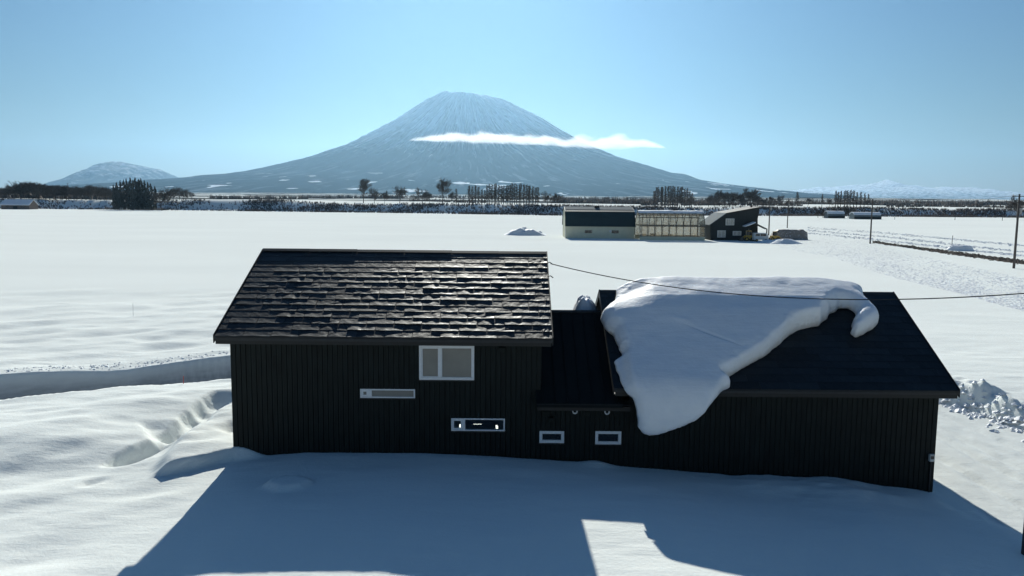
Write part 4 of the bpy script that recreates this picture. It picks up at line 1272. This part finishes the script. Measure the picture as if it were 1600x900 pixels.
# ------------------------------------------------------------------ sheds and tunnels along the river terrace
def shed(px0, px1, ytop, ybase, depth, label, wall, Y=None, snow=0.35, roof_mat='snow', rz=0.0, lean=0.45):
    p0, p1 = atZ(px0, ybase, 0.0), atZ(px1, ybase, 0.0)
    Y = Y or (p0[1] + p1[1]) / 2
    a, b = atY(px0, ybase, Y), atY(px1, ybase, Y)
    h = atY((px0 + px1) / 2, ytop, Y)[2]
    xm, hx = (a[0] + b[0]) / 2, (b[0] - a[0]) / 2
    g = empty('farm_shed', (xm, Y, 0), rz)
    tag(g, label, 'shed', 'farm sheds along the river terrace')
    ze = h * (1 - lean)
    MB().prism([(0, -0.5), (depth, -0.5), (depth, ze), (depth / 2, h - 0.15), (0, ze)], 'x', -hx, hx).build('wall', wall, g)
    r = MB()
    r.prism([(-0.5, ze - 0.15), (depth / 2, h), (depth + 0.5, ze - 0.15), (depth + 0.5, ze + snow - 0.1), (depth / 2, h + snow * 0.7), (-0.5, ze + snow - 0.1)], 'x', -hx - 0.3, hx + 0.3)
    r.build('roof', M[roof_mat], g)
    MB().box(-hx * 0.15, hx * 0.15, -0.05, 0.0, -0.3, ze * 0.75).build('door', M['black_wood'], g)
    for s_ in (-0.6, 0.6):
        w = MB().box(hx * s_ - 0.6, hx * s_ + 0.6, -0.05, 0.0, ze * 0.4, ze * 0.75).build('window', M['dark_glass'], g)
    return g
shed(2, 46, 312, 327, 9.0, 'timber shed with snowy roof at the edge of the bare woods', M['timber'], lean=0.55)
shed(284, 337, 316, 327, 8.0, 'long dark shed with a thin snow roof beside the evergreens', M['black_wood'], snow=0.2, lean=0.3)
def tunnel(px0, px1, ytop, ybase, label):
    p0, p1 = atZ(px0, ybase, 0.0), atZ(px1, ybase, 0.0)
    Y = (p0[1] + p1[1]) / 2
    a, b = atY(px0, ybase, Y), atY(px1, ybase, Y)
    h = atY((px0 + px1) / 2, ytop, Y)[2]
    xm, hx = (a[0] + b[0]) / 2, (b[0] - a[0]) / 2
    g = empty('polytunnel', (xm, Y, 0))
    tag(g, label, 'polytunnel', 'snow-covered tunnels beyond the road')
    arc = [(3.2 - 3.2 * math.cos(math.pi * k / 12), h * math.sin(math.pi * k / 12) ** 0.7) for k in range(13)]
    MB().prism([(0, -0.5)] + arc[1:-1] + [(6.4, -0.5)], 'x', -hx, hx).build('cover', M['pale_metal'], g)
    MB().box(-hx - 0.05, hx + 0.05, -0.06, 0.25, -0.3, h * 0.36).build('side_board', M['black_wood'], g)
    up = [(y, z + 0.16) for y, z in arc[2:-2]]
    dn = [(y, z - 0.1) for y, z in reversed(arc[2:-2])]
    MB().prism(up + dn, 'x', -hx - 0.1, hx + 0.1).build('snow_cover', M['snow'], g)
    for i in range(7):
        x = -hx + 2 * hx * i / 6
        MB().tube([(x, y - 0.03, z + 0.03) for y, z in arc[:6]], 0.06, 4).build('hoop', M['steel_rib'], g)
tunnel(1294, 1320, 330, 341, 'shorter snow-covered tunnel beyond the road')
tunnel(1335, 1377, 332, 342.5, 'longer snow-covered tunnel beyond the road, behind the pole')

# ------------------------------------------------------------------ utility poles, wires, markers
def pole(px, ytop, ybase, label, Y=None, arms=2, r=0.16, base=None):
    p = base if base is not None else on_ground(px, ybase)
    h = atY(px, ytop, p[1])[2] - p[2]
    g = empty('utility_pole', p)
    tag(g, label, 'utility pole', 'utility poles along the road')
    MB().tube([(0, 0, -0.6), (0, 0, h * 0.5), (0, 0, h)], [r, r * 0.85, r * 0.65], 10).build('pole', M['wood_pole'], g, smooth=True)
    for i in range(arms):
        z = h - 0.35 - i * 0.75
        MB().box(-0.85, 0.85, -0.06, 0.06, z, z + 0.1).build('crossarm', M['wood_pole'], g)
        for x in (-0.75, 0, 0.75) if i == 0 else (-0.7, 0.7):
            MB().tube([(x, 0, z + 0.1), (x, 0, z + 0.3)], [0.06, 0.04], 6).build('insulator', M['grey_plastic'], g)
    if arms > 1:
        MB().tube([(0.28, 0, h - 2.6), (0.28, 0, h - 1.8)], 0.2, 10).build('transformer', M['concrete'], g)
    return Vector((p[0], p[1], p[2] + h - 0.1))
tops = [pole(1584, 303, 419, 'nearest whole utility pole, standing by the dirt strip of the road'),
        pole(1359.5, 311, 381, 'utility pole at the far end of the dirt strip'),
        pole(1201, 312, 368, 'utility pole beside the farmyard loaders'),
        pole(1230, 310, 356, 'utility pole standing behind the grimy snow bank')]
pole(107.5, 286, 326, 'lone thin utility pole before the bare woods', arms=1, r=0.22)
def wire(a, b, sag, label, r=0.012, n=24, name='power_line', grp='power lines between the poles'):
    a, b = Vector(a), Vector(b)
    pts = []
    for i in range(n + 1):
        t = i / n
        q = a.lerp(b, t)
        q.z -= sag * 4 * t * (1 - t)
        pts.append(q)
    o = MB().tube(pts, r, 5).build(name, M['cable'])
    tag(o, label, 'cable', grp)
    return o
for a, b, lb in ((tops[0], tops[1], 'thin wire between the two poles of the dirt strip'), (tops[1], tops[3], 'thin wire from the far dirt-strip pole towards the farm'), (tops[3], tops[2], 'thin wire between the two farmyard poles')):
    wire(a, b, 0.9, lb, 0.02)
# the near pole at the frame's edge and the service cable from the gable to it
PB = atZ(1603, 866, -0.92)
pb = Vector((PB[0] + 0.02, PB[1], gz(PB[0], PB[1])))
g = empty('utility_pole', pb)
tag(g, 'dark foot of a pole cut off by the right edge of the picture', 'utility pole', 'utility poles along the road')
MB().tube([(0, 0, -0.5), (0, 0, 4), (0, 0, 8.2)], [0.13, 0.11, 0.09], 12).build('pole', M['wood_pole'], g, smooth=True)
MB().tube([(-0.1, 0, 7.0), (0.1, 0, 7.0)], 0.05, 6).build('clamp', M['grey_plastic'], g)
A = atY(857.5, 412, 27.2); A = Vector((1.33, 27.2, A[2]))
Bp = Vector((pb.x, pb.y, float(atY(1600, 458, pb.y)[2]) + 0.05))
wire(A, Bp, 0.62, 'black service cable hanging from the house gable to the near pole', 0.016, 40, 'service_cable', None)
for z_, y_ in ((A.z, 27.2), (A.z - 0.42, 26.7)):
    MB().tube([(1.20, y_, z_ + 0.02), (1.30, y_, z_ + 0.05), (1.40, y_, z_ - 0.02)], 0.018, 6).build('cable_bracket', M['dark_trim'], house)
def marker(px, ytop, ybase, label, mat='wood_pole', r=0.05, Y=None):
    p = on_ground(px, ybase)
    h = atY(px, ytop, p[1])[2] - p[2]
    o = MB().tube([(0, 0, -0.3), (0.02, 0, h * 0.5), (0.05 * h / 2, 0, h)], [r, r * 0.9, r * 0.8], 6).build('snow_marker', M[mat])
    o.location = p
    tag(o, label, 'marker pole', 'snow marker poles')
M['red_paint'] = plain('red_paint', (0.55, 0.08, 0.06), 0.5)
marker(1487, 368, 386, 'thin marker pole beside the added snow mound', r=0.06)
marker(1398, 335, 343, 'marker post in the far right field nearest the tunnels', r=0.12)
marker(1492, 334, 344, 'middle marker post of the far right field', r=0.12)
marker(1566, 336, 345, 'marker post of the far right field nearest the picture edge', r=0.12)
marker(208, 474, 495, 'faint thin stick standing alone in the left field', 'grey_plastic', 0.012)
q = on_ground(286.5, 602)
o = MB().tube([(0, 0, -0.2), (0.02, 0, 0.35)], 0.014, 6).build('snow_marker', M['red_paint']); o.location = q
tag(o, 'short red stake on the lip of the ploughed lane', 'marker pole', 'snow marker poles')

# ------------------------------------------------------------------ ploughed clods, soil strip
def clods(name, label, pts, size, seed, mat, kind='stuff', flat=0.6):
    rnd = np.random.RandomState(seed)
    base = np.array([(1, 0, 0), (-1, 0, 0), (0, 1, 0), (0, -1, 0), (0, 0, 1), (0.7, 0.7, 0.4), (-0.7, 0.7, 0.3), (0.7, -0.7, 0.3), (-0.7, -0.7, 0.4)], float)
    faces = [(4, 0, 5), (4, 5, 2), (4, 2, 6), (4, 6, 1), (4, 1, 8), (4, 8, 3), (4, 3, 7), (4, 7, 0), (0, 7, 3), (2, 5, 0), (1, 6, 2), (3, 8, 1)]
    mb = MB()
    xs = np.array([p[0] for p in pts]); ys = np.array([p[1] for p in pts])
    zs = ground_z(xs, ys)
    for x, y, z in zip(xs, ys, zs):
        s = size * rnd.uniform(0.4, 1.3) ** 1.5
        v = base * rnd.uniform(0.65, 1.25, base.shape) * s * np.array([1.2, 1.0, flat])
        a = rnd.uniform(0, 6.28)
        R = np.array([[math.cos(a), -math.sin(a), 0], [math.sin(a), math.cos(a), 0], [0, 0, 1]])
        mb.add(v @ R.T + np.array([x, y, z - 0.05 * s]), faces)
    o = mb.build(name, mat, fix=False)
    tag(o, label, 'snow' if 'soil' not in name else 'soil', kind=kind)
    return o
rnd = np.random.RandomState(5)
pts = []
top_l = [(1215, 379), (1300, 368), (1340, 372), (1420, 395), (1520, 418), (1600, 434)]
bot_l = [(1215, 386), (1300, 403), (1400, 434), (1500, 459), (1560, 476), (1600, 486)]
while len(pts) < 8500:
    px = rnd.uniform(1215, 1640)
    t = np.interp(px, *zip(*top_l)); b = np.interp(px, *zip(*bot_l))
    py = rnd.uniform(t, b)
    dens = 0.25 + 0.75 * float(vnoise(np.array(px / 60.0), np.array((py - t) / (b - t) * 4), 5) + 0.5)
    if (py - t) / (b - t) > 0.55: dens *= 1.2
    if rnd.rand() > dens * min(1, (b - t) / 40): continue
    p = atZ(px, py, 0.0)
    pts.append((p[0], p[1]))
clods('ploughed_snow', 'field of broken snow clods between the farm and the garage roof', pts, 0.125, 7, M['snow'], flat=0.3)
pts = []
for k in range(2600):                                       # wheel and plough marks along the road
    t = rnd.rand()
    row = rnd.randint(3)
    px = 1262 + t * 360
    py = [np.interp(px, [1262, 1380, 1600, 1640], [356, 364, 384, 388]), np.interp(px, [1262, 1380, 1600, 1640], [360, 370, 394, 398]), np.interp(px, [1262, 1380, 1600, 1640], [364, 376, 400, 405])][row] + rnd.normal(0, 0.8)
    p = atZ(px, py, 0.0)
    pts.append((p[0], p[1]))
clods('plough_marks', 'rows of small snow lumps along the snowed-in road', pts, 0.20, 8, M['snow'])
pts = []
for k in range(3600):
    px = 1364 + rnd.rand() ** 0.9 * 270
    py = np.interp(px, [1364, 1600, 1640], [378.5, 410.5, 416]) + rnd.normal(0, 1.0) * np.interp(px, [1364, 1600], [0.7, 1.4])
    p = atZ(px, py, 0.0)
    pts.append((p[0], p[1]))
clods('soil_strip', 'strip of bare brown soil clods along the road edge', pts, 0.23, 9, M['soil'])
pts = []
for k in range(420):                                        # debris on the bank of the ploughed yard
    t = rnd.rand()
    y = 28 + t * 11
    x = np.interp(y, [20, 27, 31, 35, 40], [21.7, 21.1, 20.8, 20.1, 16.7]) + rnd.normal(0, 0.4)
    pts.append((x, y))
clods('bank_lumps', 'loose snow lumps thrown up along the ploughed yard', pts, 0.12, 10, M['snow'], flat=0.8)
pts = []
for k in range(420):
    t = rnd.rand()
    i = t * 3
    P0 = [(-23.4, 35.3), (-19, 38.3), (-14.8, 40.9), (-11, 43)]
    a, b = P0[min(2, int(i))], P0[min(3, int(i) + 1)]
    f = i - int(i)
    pts.append((a[0] + (b[0] - a[0]) * f + rnd.normal(0, 0.35), a[1] + (b[1] - a[1]) * f + abs(rnd.normal(0, 0.4)) + 0.1))
clods('lane_lumps', 'small snow lumps along the far lip of the ploughed lane', pts, 0.05, 12, M['snow'], flat=0.7)
# ------------------------------------------------------------------ trees
def branch_seg(acc, a, b, ra, rb, n=3):
    d = (b - a)
    L = np.linalg.norm(d)
    if L < 1e-6: return
    d = d / L
    u = np.cross(d, [0, 0, 1.0] if abs(d[2]) < 0.9 else [1.0, 0, 0]); u /= np.linalg.norm(u)
    w = np.cross(d, u)
    k = len(acc[0])
    for p, r in ((a, ra), (b, rb)):
        for i in range(n):
            t = 2 * math.pi * i / n
            acc[0].append(p + (u * math.cos(t) + w * math.sin(t)) * r)
    for i in range(n):
        j = (i + 1) % n
        acc[1].append((k + i, k + j, k + n + j, k + n + i))
def rot_about(d, ang, az):
    u = np.cross(d, [0, 0, 1.0] if abs(d[2]) < 0.95 else [1.0, 0, 0]); u /= np.linalg.norm(u)
    w = np.cross(d, u)
    return d * math.cos(ang) + (u * math.cos(az) + w * math.sin(az)) * math.sin(ang)
def to_mesh(name, acc, mat):
    mb = MB(); mb.v = [tuple(p) for p in acc[0]]; mb.f = acc[1]
    return mb.mesh(name, mat)
def bare_tree(seed, spread=0.6, fork=0.22, levels=4):
    """unit height: trunk and crown meshes of a leafless broadleaf"""
    rnd = random.Random(seed)
    trunk, crown = ([], []), ([], [])
    H = 1.0
    def grow(p, d, L, r, lev):  # noqa
        acc = trunk if lev == 0 else crown
        n = 3 if lev < 2 else 2
        q = p
        for i in range(n):
            d2 = rot_about(d, rnd.uniform(0, 0.16) * (1 + 0.3 * lev), rnd.uniform(0, 6.28))
            d2 = d2 + np.array([0, 0, 0.10 if lev else 0.05]); d2 /= np.linalg.norm(d2)
            b = q + d2 * (L / n)
            r2 = r * (0.86 if lev == 0 else 0.78)
            branch_seg(acc, q, b, r, r2, 6 if lev == 0 else 3)
            q, d, r = b, d2, r2
            if lev > 0 and lev < levels and rnd.random() < 0.9:
                grow(q, rot_about(d, rnd.uniform(0.5, 0.95), rnd.uniform(0, 6.28)), L * rnd.uniform(0.45, 0.65), max(r * 0.5, 0.0046), lev + 1)
            if lev == 0 and i >= 1:
                for _ in range(2):
                    grow(q, rot_about(d, rnd.uniform(0.45, 0.9) * (0.6 + spread), rnd.uniform(0, 6.28)), H * rnd.uniform(0.22, 0.34), r * 0.5, 1)
        if lev >= levels - 1:
            for k in range(5):
                e = rot_about(d, rnd.uniform(0.1, 0.8), rnd.uniform(0, 6.28)) * L * rnd.uniform(0.5, 1.0)
                w_ = np.array([rnd.uniform(-1, 1), rnd.uniform(-1, 1), 0.3]) * 0.0058
                n_ = len(crown[0])
                crown[0].extend([q - d * L * 0.3 * k / 5 - w_, q - d * L * 0.3 * k / 5 + w_, q + e + w_ * 0.4])
                crown[1].append((n_, n_ + 1, n_ + 2))
        if lev < levels:
            for k in range(3 if lev < 3 else 2):
                grow(q, rot_about(d, rnd.uniform(0.2, 0.65) * (0.5 + spread), rnd.uniform(0, 6.28)), L * rnd.uniform(0.6, 0.8), max(r * 0.62, 0.0046), lev + 1)
    grow(np.array([0, 0, -0.02]), np.array([0, 0, 1.0]), fork + 0.12, 0.022, 0)
    allz = np.array(trunk[0] + crown[0])
    s = 1.0 / allz[:, 2].max()
    for acc in (trunk, crown): acc[0][:] = [p * s for p in acc[0]]
    return to_mesh('trunk', trunk, M['bark']), to_mesh('crown', crown, M['twig'])
def larch_tree(seed, width=0.13):
    rnd = random.Random(seed)
    trunk, crown = ([], []), ([], [])
    q = np.array([0, 0, -0.02]); r = 0.019
    for i in range(6):
        b = q + np.array([rnd.uniform(-0.006, 0.006), rnd.uniform(-0.006, 0.006), 1.02 / 6])
        branch_seg(trunk, q, b, r, r * 0.8, 5)
        q, r = b, r * 0.8
    for k in range(120):
        z = 0.20 + 0.80 * (k / 120.0)
        L = width * (1.25 - z) ** 0.8 * rnd.uniform(0.5, 1.15) * (1 if z > 0.35 else 0.55)
        az = rnd.uniform(0, 6.28)
        d = np.array([math.cos(az), math.sin(az), rnd.uniform(-0.05, 0.5)]); d /= np.linalg.norm(d)
        a = np.array([0, 0, z]); m = a + d * L * 0.55; e = a + d * L + np.array([0, 0, 0.02])
        branch_seg(crown, a, m, 0.009, 0.0072); branch_seg(crown, m, e, 0.0072, 0.0042)
        for s_ in (-1, 1):
            sd = np.array([-d[1], d[0], 0]) * s_ + d * 0.8 + np.array([0, 0, rnd.uniform(-0.2, 0.35)])
            branch_seg(crown, a + d * L * rnd.uniform(0.3, 0.7), a + d * L * 0.5 + sd * L * 0.42, 0.0066, 0.004)
    return to_mesh('trunk', trunk, M['bark']), to_mesh('crown', crown, M['twig'])
def spruce_tree(seed, width=0.2, bare=0.10):
    rnd = random.Random(seed)
    trunk, crown = ([], []), ([], [])
    branch_seg(trunk, np.array([0, 0, -0.02]), np.array([0, 0, 0.5]), 0.02, 0.012, 6)
    branch_seg(trunk, np.array([0, 0, 0.5]), np.array([0, 0, 0.99]), 0.012, 0.002, 6)
    for k in range(120):
        t = (k + rnd.random()) / 120.0
        z = bare + (1 - bare) * t
        L = width * ((1 - t) ** 0.5 * (0.45 + 0.55 * min(1, t / 0.25)) + 0.04) * rnd.uniform(0.45, 1.2)
        az = rnd.uniform(0, 6.28)
        d = np.array([math.cos(az), math.sin(az), 0.0])
        s_ = np.array([-d[1], d[0], 0])
        a = np.array([0, 0, z])
        w = L * rnd.uniform(0.22, 0.38)
        m = a + d * L * 0.6 + np.array([0, 0, -0.02 - 0.1 * L])
        e = a + d * L + np.array([0, 0, -0.02 - 0.42 * L])
        n = len(crown[0])
        crown[0].extend([a, m + s_ * w, e, m - s_ * w, m + np.array([0, 0, 0.03 * rnd.random() + 0.01]), m - np.array([0, 0, 0.04])])
        crown[1].extend([(n, n + 1, n + 4), (n + 1, n + 2, n + 4), (n + 2, n + 3, n + 4), (n + 3, n, n + 4), (n, n + 5, n + 1), (n + 1, n + 5, n + 2), (n + 2, n + 5, n + 3), (n + 3, n + 5, n)])
    return to_mesh('trunk', trunk, M['bark']), to_mesh('crown', crown, M['needle'])
BARE = [bare_tree(300 + i, sp, fk) for i, (sp, fk) in enumerate(((0.45, 0.22), (0.6, 0.2), (0.75, 0.16), (0.5, 0.30), (0.8, 0.12), (0.6, 0.25)))]
TALL = [bare_tree(340 + i, 0.32, 0.32) for i in range(2)]
LARCH = [larch_tree(360 + i, w) for i, w in enumerate((0.12, 0.14, 0.16, 0.13, 0.18))]
SPRUCE = [spruce_tree(380 + i, w, b) for i, (w, b) in enumerate(((0.20, 0.08), (0.23, 0.06), (0.18, 0.12), (0.26, 0.05)))]
_tr = random.Random(77)
def tree(kind, px, ytop, ybase, label, group, name, Y=None, wide=1.0, on_terrace=True):
    """a tree whose foot stands where the photo shows it; kind is a list of (trunk, crown) meshes"""
    if Y is None:
        p0 = atZ(px, 333, 0.0)
        Y = float(np.interp(p0[0] * 1.05, TERR_X, TERR_Y)) + _tr.uniform(22, 60)
    x = float(atY(px, ybase, Y)[0])
    z = gz(x, Y)
    h = float(atY(px, ytop, Y)[2]) - z
    t_, c_ = _tr.choice(kind) if isinstance(kind, list) else kind
    g = empty(name, (x, Y, z), _tr.uniform(0, 6.28))
    g.scale = (h * wide, h * wide, h)
    tag(g, label, 'tree', group)
    link('trunk', t_, g); link('crown', c_, g)
    return g
# evergreens by the long dark shed
for px, yt in ((179, 288), (184, 284), (190, 281), (195, 279.5), (199.5, 278), (205, 276.5), (209, 280), (213, 276.5), (218, 279), (222, 277.5), (227, 281), (232, 284), (237, 286), (243, 290), (186, 294), (201, 291), (215, 292), (230, 294)):
    tree(SPRUCE, px, yt, 327, 'dark evergreen in the dense clump beside the long dark shed', 'evergreen clump in the left distance', 'evergreen_tree', Y=_tr.uniform(486, 502), wide=_tr.uniform(0.55, 0.85))
tree(BARE[2], 253, 290, 327, 'bushy bare tree at the edge of the evergreen clump', 'bare trees on the river terrace', 'bare_tree', Y=486, wide=1.25)
# bare wood at far left
for i in range(34):
    px = -12 + i * 5.6 + _tr.uniform(-2, 2)
    yt = float(np.interp(px, [-20, 0, 22, 36, 55, 80, 100, 130, 155, 170], [294, 292, 291, 283, 283, 286, 289, 291, 289, 296])) + _tr.uniform(-2.5, 2)
    tree(BARE, px, yt, 315, 'dark leafless tree in the dense wood behind the timber shed', 'bare wood in the left distance', 'bare_tree', wide=1.6)
for px, yt in ((266, 293), (272, 290), (281, 292), (291, 296), (300, 299)):
    tree(BARE, px, yt, 313, 'small leafless tree between the evergreen clump and the long shed', 'small bare trees by the long shed', 'bare_tree', wide=1.0)
# single trees along the terrace
for px, yt, kind, wd, lb in ((568, 276, TALL[0], 1.0, 'tall forked bare tree, first of the trees before the volcano'), (585, 291, BARE[3], 0.9, 'slim bare tree just right of the tall forked tree'),
                             (601, 296, BARE[1], 0.9, 'small round bare tree between the slim and the star-shaped one'), (624.5, 288, BARE[2], 0.95, 'star-shaped bare tree with level branches'),
                             (660, 291, BARE[4], 1.1, 'wide bushy bare tree left of the tallest tree'), (671, 299, BARE[0], 0.9, 'low bare tree tucked against the tallest tree'),
                             (692, 275, TALL[1], 1.1, 'tallest bare tree, with a dense fan-shaped crown'), (706, 298, BARE[5], 0.8, 'low bare tree just right of the tallest tree'),
                             (713, 295, LARCH[4], 1.2, 'narrow tree standing alone before the larch row'), (855, 297, BARE[4], 1.2, 'bushy dark tree at the right end of the larch row'),
                             (872, 301, BARE[1], 1.0, 'small bare tree above the barn roof'), (1080, 306, BARE[4], 1.0, 'low bushy tree at the right end of the grove above the greenhouse')):
    tree(kind, px, yt, 318, lb, 'bare trees on the river terrace', 'bare_tree', wide=wd)
for px, yt in ((733, 290), (738, 291), (743, 290), (748, 292), (753, 296)):
    tree(LARCH, px, yt, 318, 'slim larch in the short cluster left of the larch row', 'short larch cluster', 'larch_tree', wide=1.2)
for i in range(24):
    px = 758 + i * 3.55 + _tr.uniform(-1, 1)
    yt = float(np.interp(px, [758, 762, 775, 790, 800, 822, 828, 845], [296, 288, 287.5, 291, 287, 287.5, 291, 294])) + _tr.uniform(-0.8, 1.5)
    tree(LARCH, px, yt, 319, 'slim bare larch in the long row before the volcano', 'long larch row before the volcano', 'larch_tree', wide=1.15)
for i in range(17):
    px = 1021 + i * 3.7 + _tr.uniform(-1, 1)
    yt = float(np.interp(px, [1020, 1026, 1045, 1065, 1075, 1082], [299, 292, 291, 291.5, 295, 303])) + _tr.uniform(-0.6, 1.5)
    tree(LARCH, px, yt, 322, 'slim bare larch in the grove above the greenhouse', 'larch grove above the greenhouse', 'larch_tree', wide=1.2)
for px, yt, wd in ((1107, 306, 1.0), (1116, 302, 1.0), (1124, 298, 1.0), (1132, 294.5, 1.0), (1140, 298, 1.1), (1149, 300, 1.0), (1157, 299, 1.1), (1168, 291, 0.9), (1176, 300, 1.2), (1184, 306, 1.2), (1193, 308, 1.2), (1140, 306, 1.3), (1160, 308, 1.3)):
    tree(BARE, px, yt, 324, 'bushy brown bare tree in the thicket behind the farmhouse', 'brown thicket behind the farmhouse', 'bare_tree', wide=wd * 1.3)
for px, yt, lb in ((1205, 306, 'bare tree just right of the farmhouse thicket'), (1218, 303, 'bare tree between the two farmyard poles'), (1245, 300, 'tree with a pointed crown right of the farmyard poles'), (1262, 308, 'low bare tree left of the short tunnel'),
                   (1284, 303, 'pyramid-shaped bare tree above the short tunnel'), (1296, 309, 'low dark tree right above the short tunnel')):
    tree(LARCH if 'p' in lb[10:18] else BARE, px, yt, 326, lb, 'bare trees on the river terrace', 'bare_tree', wide=1.15)
for px, yt in ((1305, 298), (1309, 300), (1313, 298.5), (1319, 298), (1323, 297.5), (1328, 297), (1333, 298), (1338, 300), (1344, 300), (1350, 302), (1356, 303)):
    tree(LARCH, px, yt, 327, 'slim larch in the grove above the two tunnels', 'larch grove above the tunnels', 'larch_tree', wide=1.3)
tree(BARE[1], 1589, 303, 340, 'bare tree behind the nearest whole utility pole', 'bare trees on the river terrace', 'bare_tree', wide=0.9, Y=400)
for px, yt, yb, lb in ((1315, 318, 342, 'dark low tree showing over the end of the short tunnel'), (1325, 322, 342, 'dark low tree in the gap between the two tunnels'), (1278, 328, 342, 'dark shrub-like tree, the farther left of two beside the short tunnel'), (1285, 326, 342, 'dark shrub-like tree touching the left end of the short tunnel')):
    tree(BARE, px, yt, yb, lb, 'low trees by the tunnels', 'bare_tree', wide=1.3, Y=415)

ORD = 'first second third fourth fifth sixth seventh eighth ninth tenth eleventh twelfth thirteenth fourteenth fifteenth sixteenth seventeenth eighteenth nineteenth twentieth twenty-first twenty-second twenty-third twenty-fourth'.split()
for grp, txt in (('long larch row before the volcano', 'slim bare larch, %s from the left in the long row before the volcano'), ('larch grove above the greenhouse', 'slim bare larch, %s from the left in the grove above the greenhouse'),
                 ('larch grove above the tunnels', 'slim larch, %s from the left in the grove above the tunnels'), ('short larch cluster', 'slim larch, %s from the left in the short cluster beside the larch row'), ('small bare trees by the long shed', 'small leafless tree, %s from the left between evergreens and long shed')):
    mem = sorted([o for o in COL.objects if o.get('group') == grp], key=lambda o: o.location.x / o.location.y)
    for o, w_ in zip(mem, ORD): o['label'] = txt % w_
# ------------------------------------------------------------------ scrub on the terrace slope, far woods
def blades(name, label, X, Y, Z, H, W, seed, mat, per=4):
    """many upright twigs, each a slim three-sided spike"""
    rnd = np.random.RandomState(seed)
    n = len(X)
    Xr, Yr, Zr, Hr, Wr = [np.repeat(a, per) for a in (X, Y, Z, H, W)]
    m = n * per
    lean = rnd.normal(0, 0.28, (m, 2)) * Hr[:, None]
    bx, by = Xr + rnd.normal(0, 0.12, m) * Hr, Yr + rnd.normal(0, 0.12, m) * Hr
    h = Hr * rnd.uniform(0.6, 1.1, m)
    a = rnd.uniform(0, 6.28, m)
    V = np.zeros((m, 4, 3))
    for k in range(3):
        V[:, k, 0] = bx + Wr * np.cos(a + k * 2.094)
        V[:, k, 1] = by + Wr * np.sin(a + k * 2.094)
        V[:, k, 2] = Zr - 0.1 + (0.25 * h if k == 0 else 0)
    V[:, 3, 0], V[:, 3, 1], V[:, 3, 2] = bx + lean[:, 0], by + lean[:, 1], Zr + h
    base = (np.arange(m) * 4)[:, None]
    F = np.concatenate([base + np.array([[0, 1, 3]]), base + np.array([[1, 2, 3]]), base + np.array([[2, 0, 3]])])
    me = bpy.data.meshes.new(name)
    me.vertices.add(m * 4); me.vertices.foreach_set('co', V.reshape(-1).astype(np.float32))
    me.loops.add(F.size); me.loops.foreach_set('vertex_index', F.reshape(-1).astype(np.int32))
    me.polygons.add(len(F))
    me.polygons.foreach_set('loop_start', np.arange(0, F.size, 3, dtype=np.int32))
    me.polygons.foreach_set('loop_total', np.full(len(F), 3, np.int32))
    me.materials.append(mat); me.update()
    tag(link(name, me), label, 'scrub', kind='stuff')
rs = np.random.RandomState(11)
n = 26000
X = rs.uniform(-420, 400, n)
tY = np.interp(X, TERR_X, TERR_Y)
Y = tY + rs.uniform(-3, 15, n)
dens = 0.25 + 0.75 * sstep(-0.12, 0.12, fbm(X / 22, Y / 9, 201, 3)) 
dens = np.where(X < -170, dens * 0.38, dens)            # snow shows between the stems at the left
keep = rs.rand(n) < dens
X, Y = X[keep], Y[keep]
blades('terrace_scrub', 'dark leafless scrub along the river terrace slope', X, Y, ground_z(X, Y), rs.uniform(0.6, 1.7, len(X)), np.full(len(X), 0.13), 13, M['scrub'], 5)
def far_wood(label, spec, seed):
    xs, ys, hs = [], [], []
    for px0, px1, Y0, Y1, h, cnt in spec:
        cnt = int(cnt * 0.55)
        yy = rs.uniform(Y0, Y1, cnt)
        pp = rs.uniform(px0, px1, cnt)
        xs.append((pp - 800) / CAM_F * yy); ys.append(yy); hs.append(rs.uniform(0.5, 1.1, cnt) * h * 0.8)
    X, Y, H = np.concatenate(xs), np.concatenate(ys), np.concatenate(hs)
    blades('far_wood', label, X, Y, ground_z(X, Y), H, H * 0.16, seed, M['twig'], 3)
far_wood('dark strips of distant woodland on the plain', [(1330, 1680, 1150, 1300, 10, 1500), (1180, 1400, 900, 1000, 8, 500), (1380, 1680, 640, 660, 4, 500), (860, 1020, 760, 820, 7, 500), (560, 900, 1500, 1700, 9, 700), (330, 480, 950, 1050, 7, 450), (470, 620, 1200, 1300, 8, 400),
                                                             (-60, 200, 620, 700, 11, 900), (880, 1120, 1100, 1250, 10, 700), (640, 760, 700, 740, 5, 200), (1000, 1250, 560, 600, 5, 500)], 17)
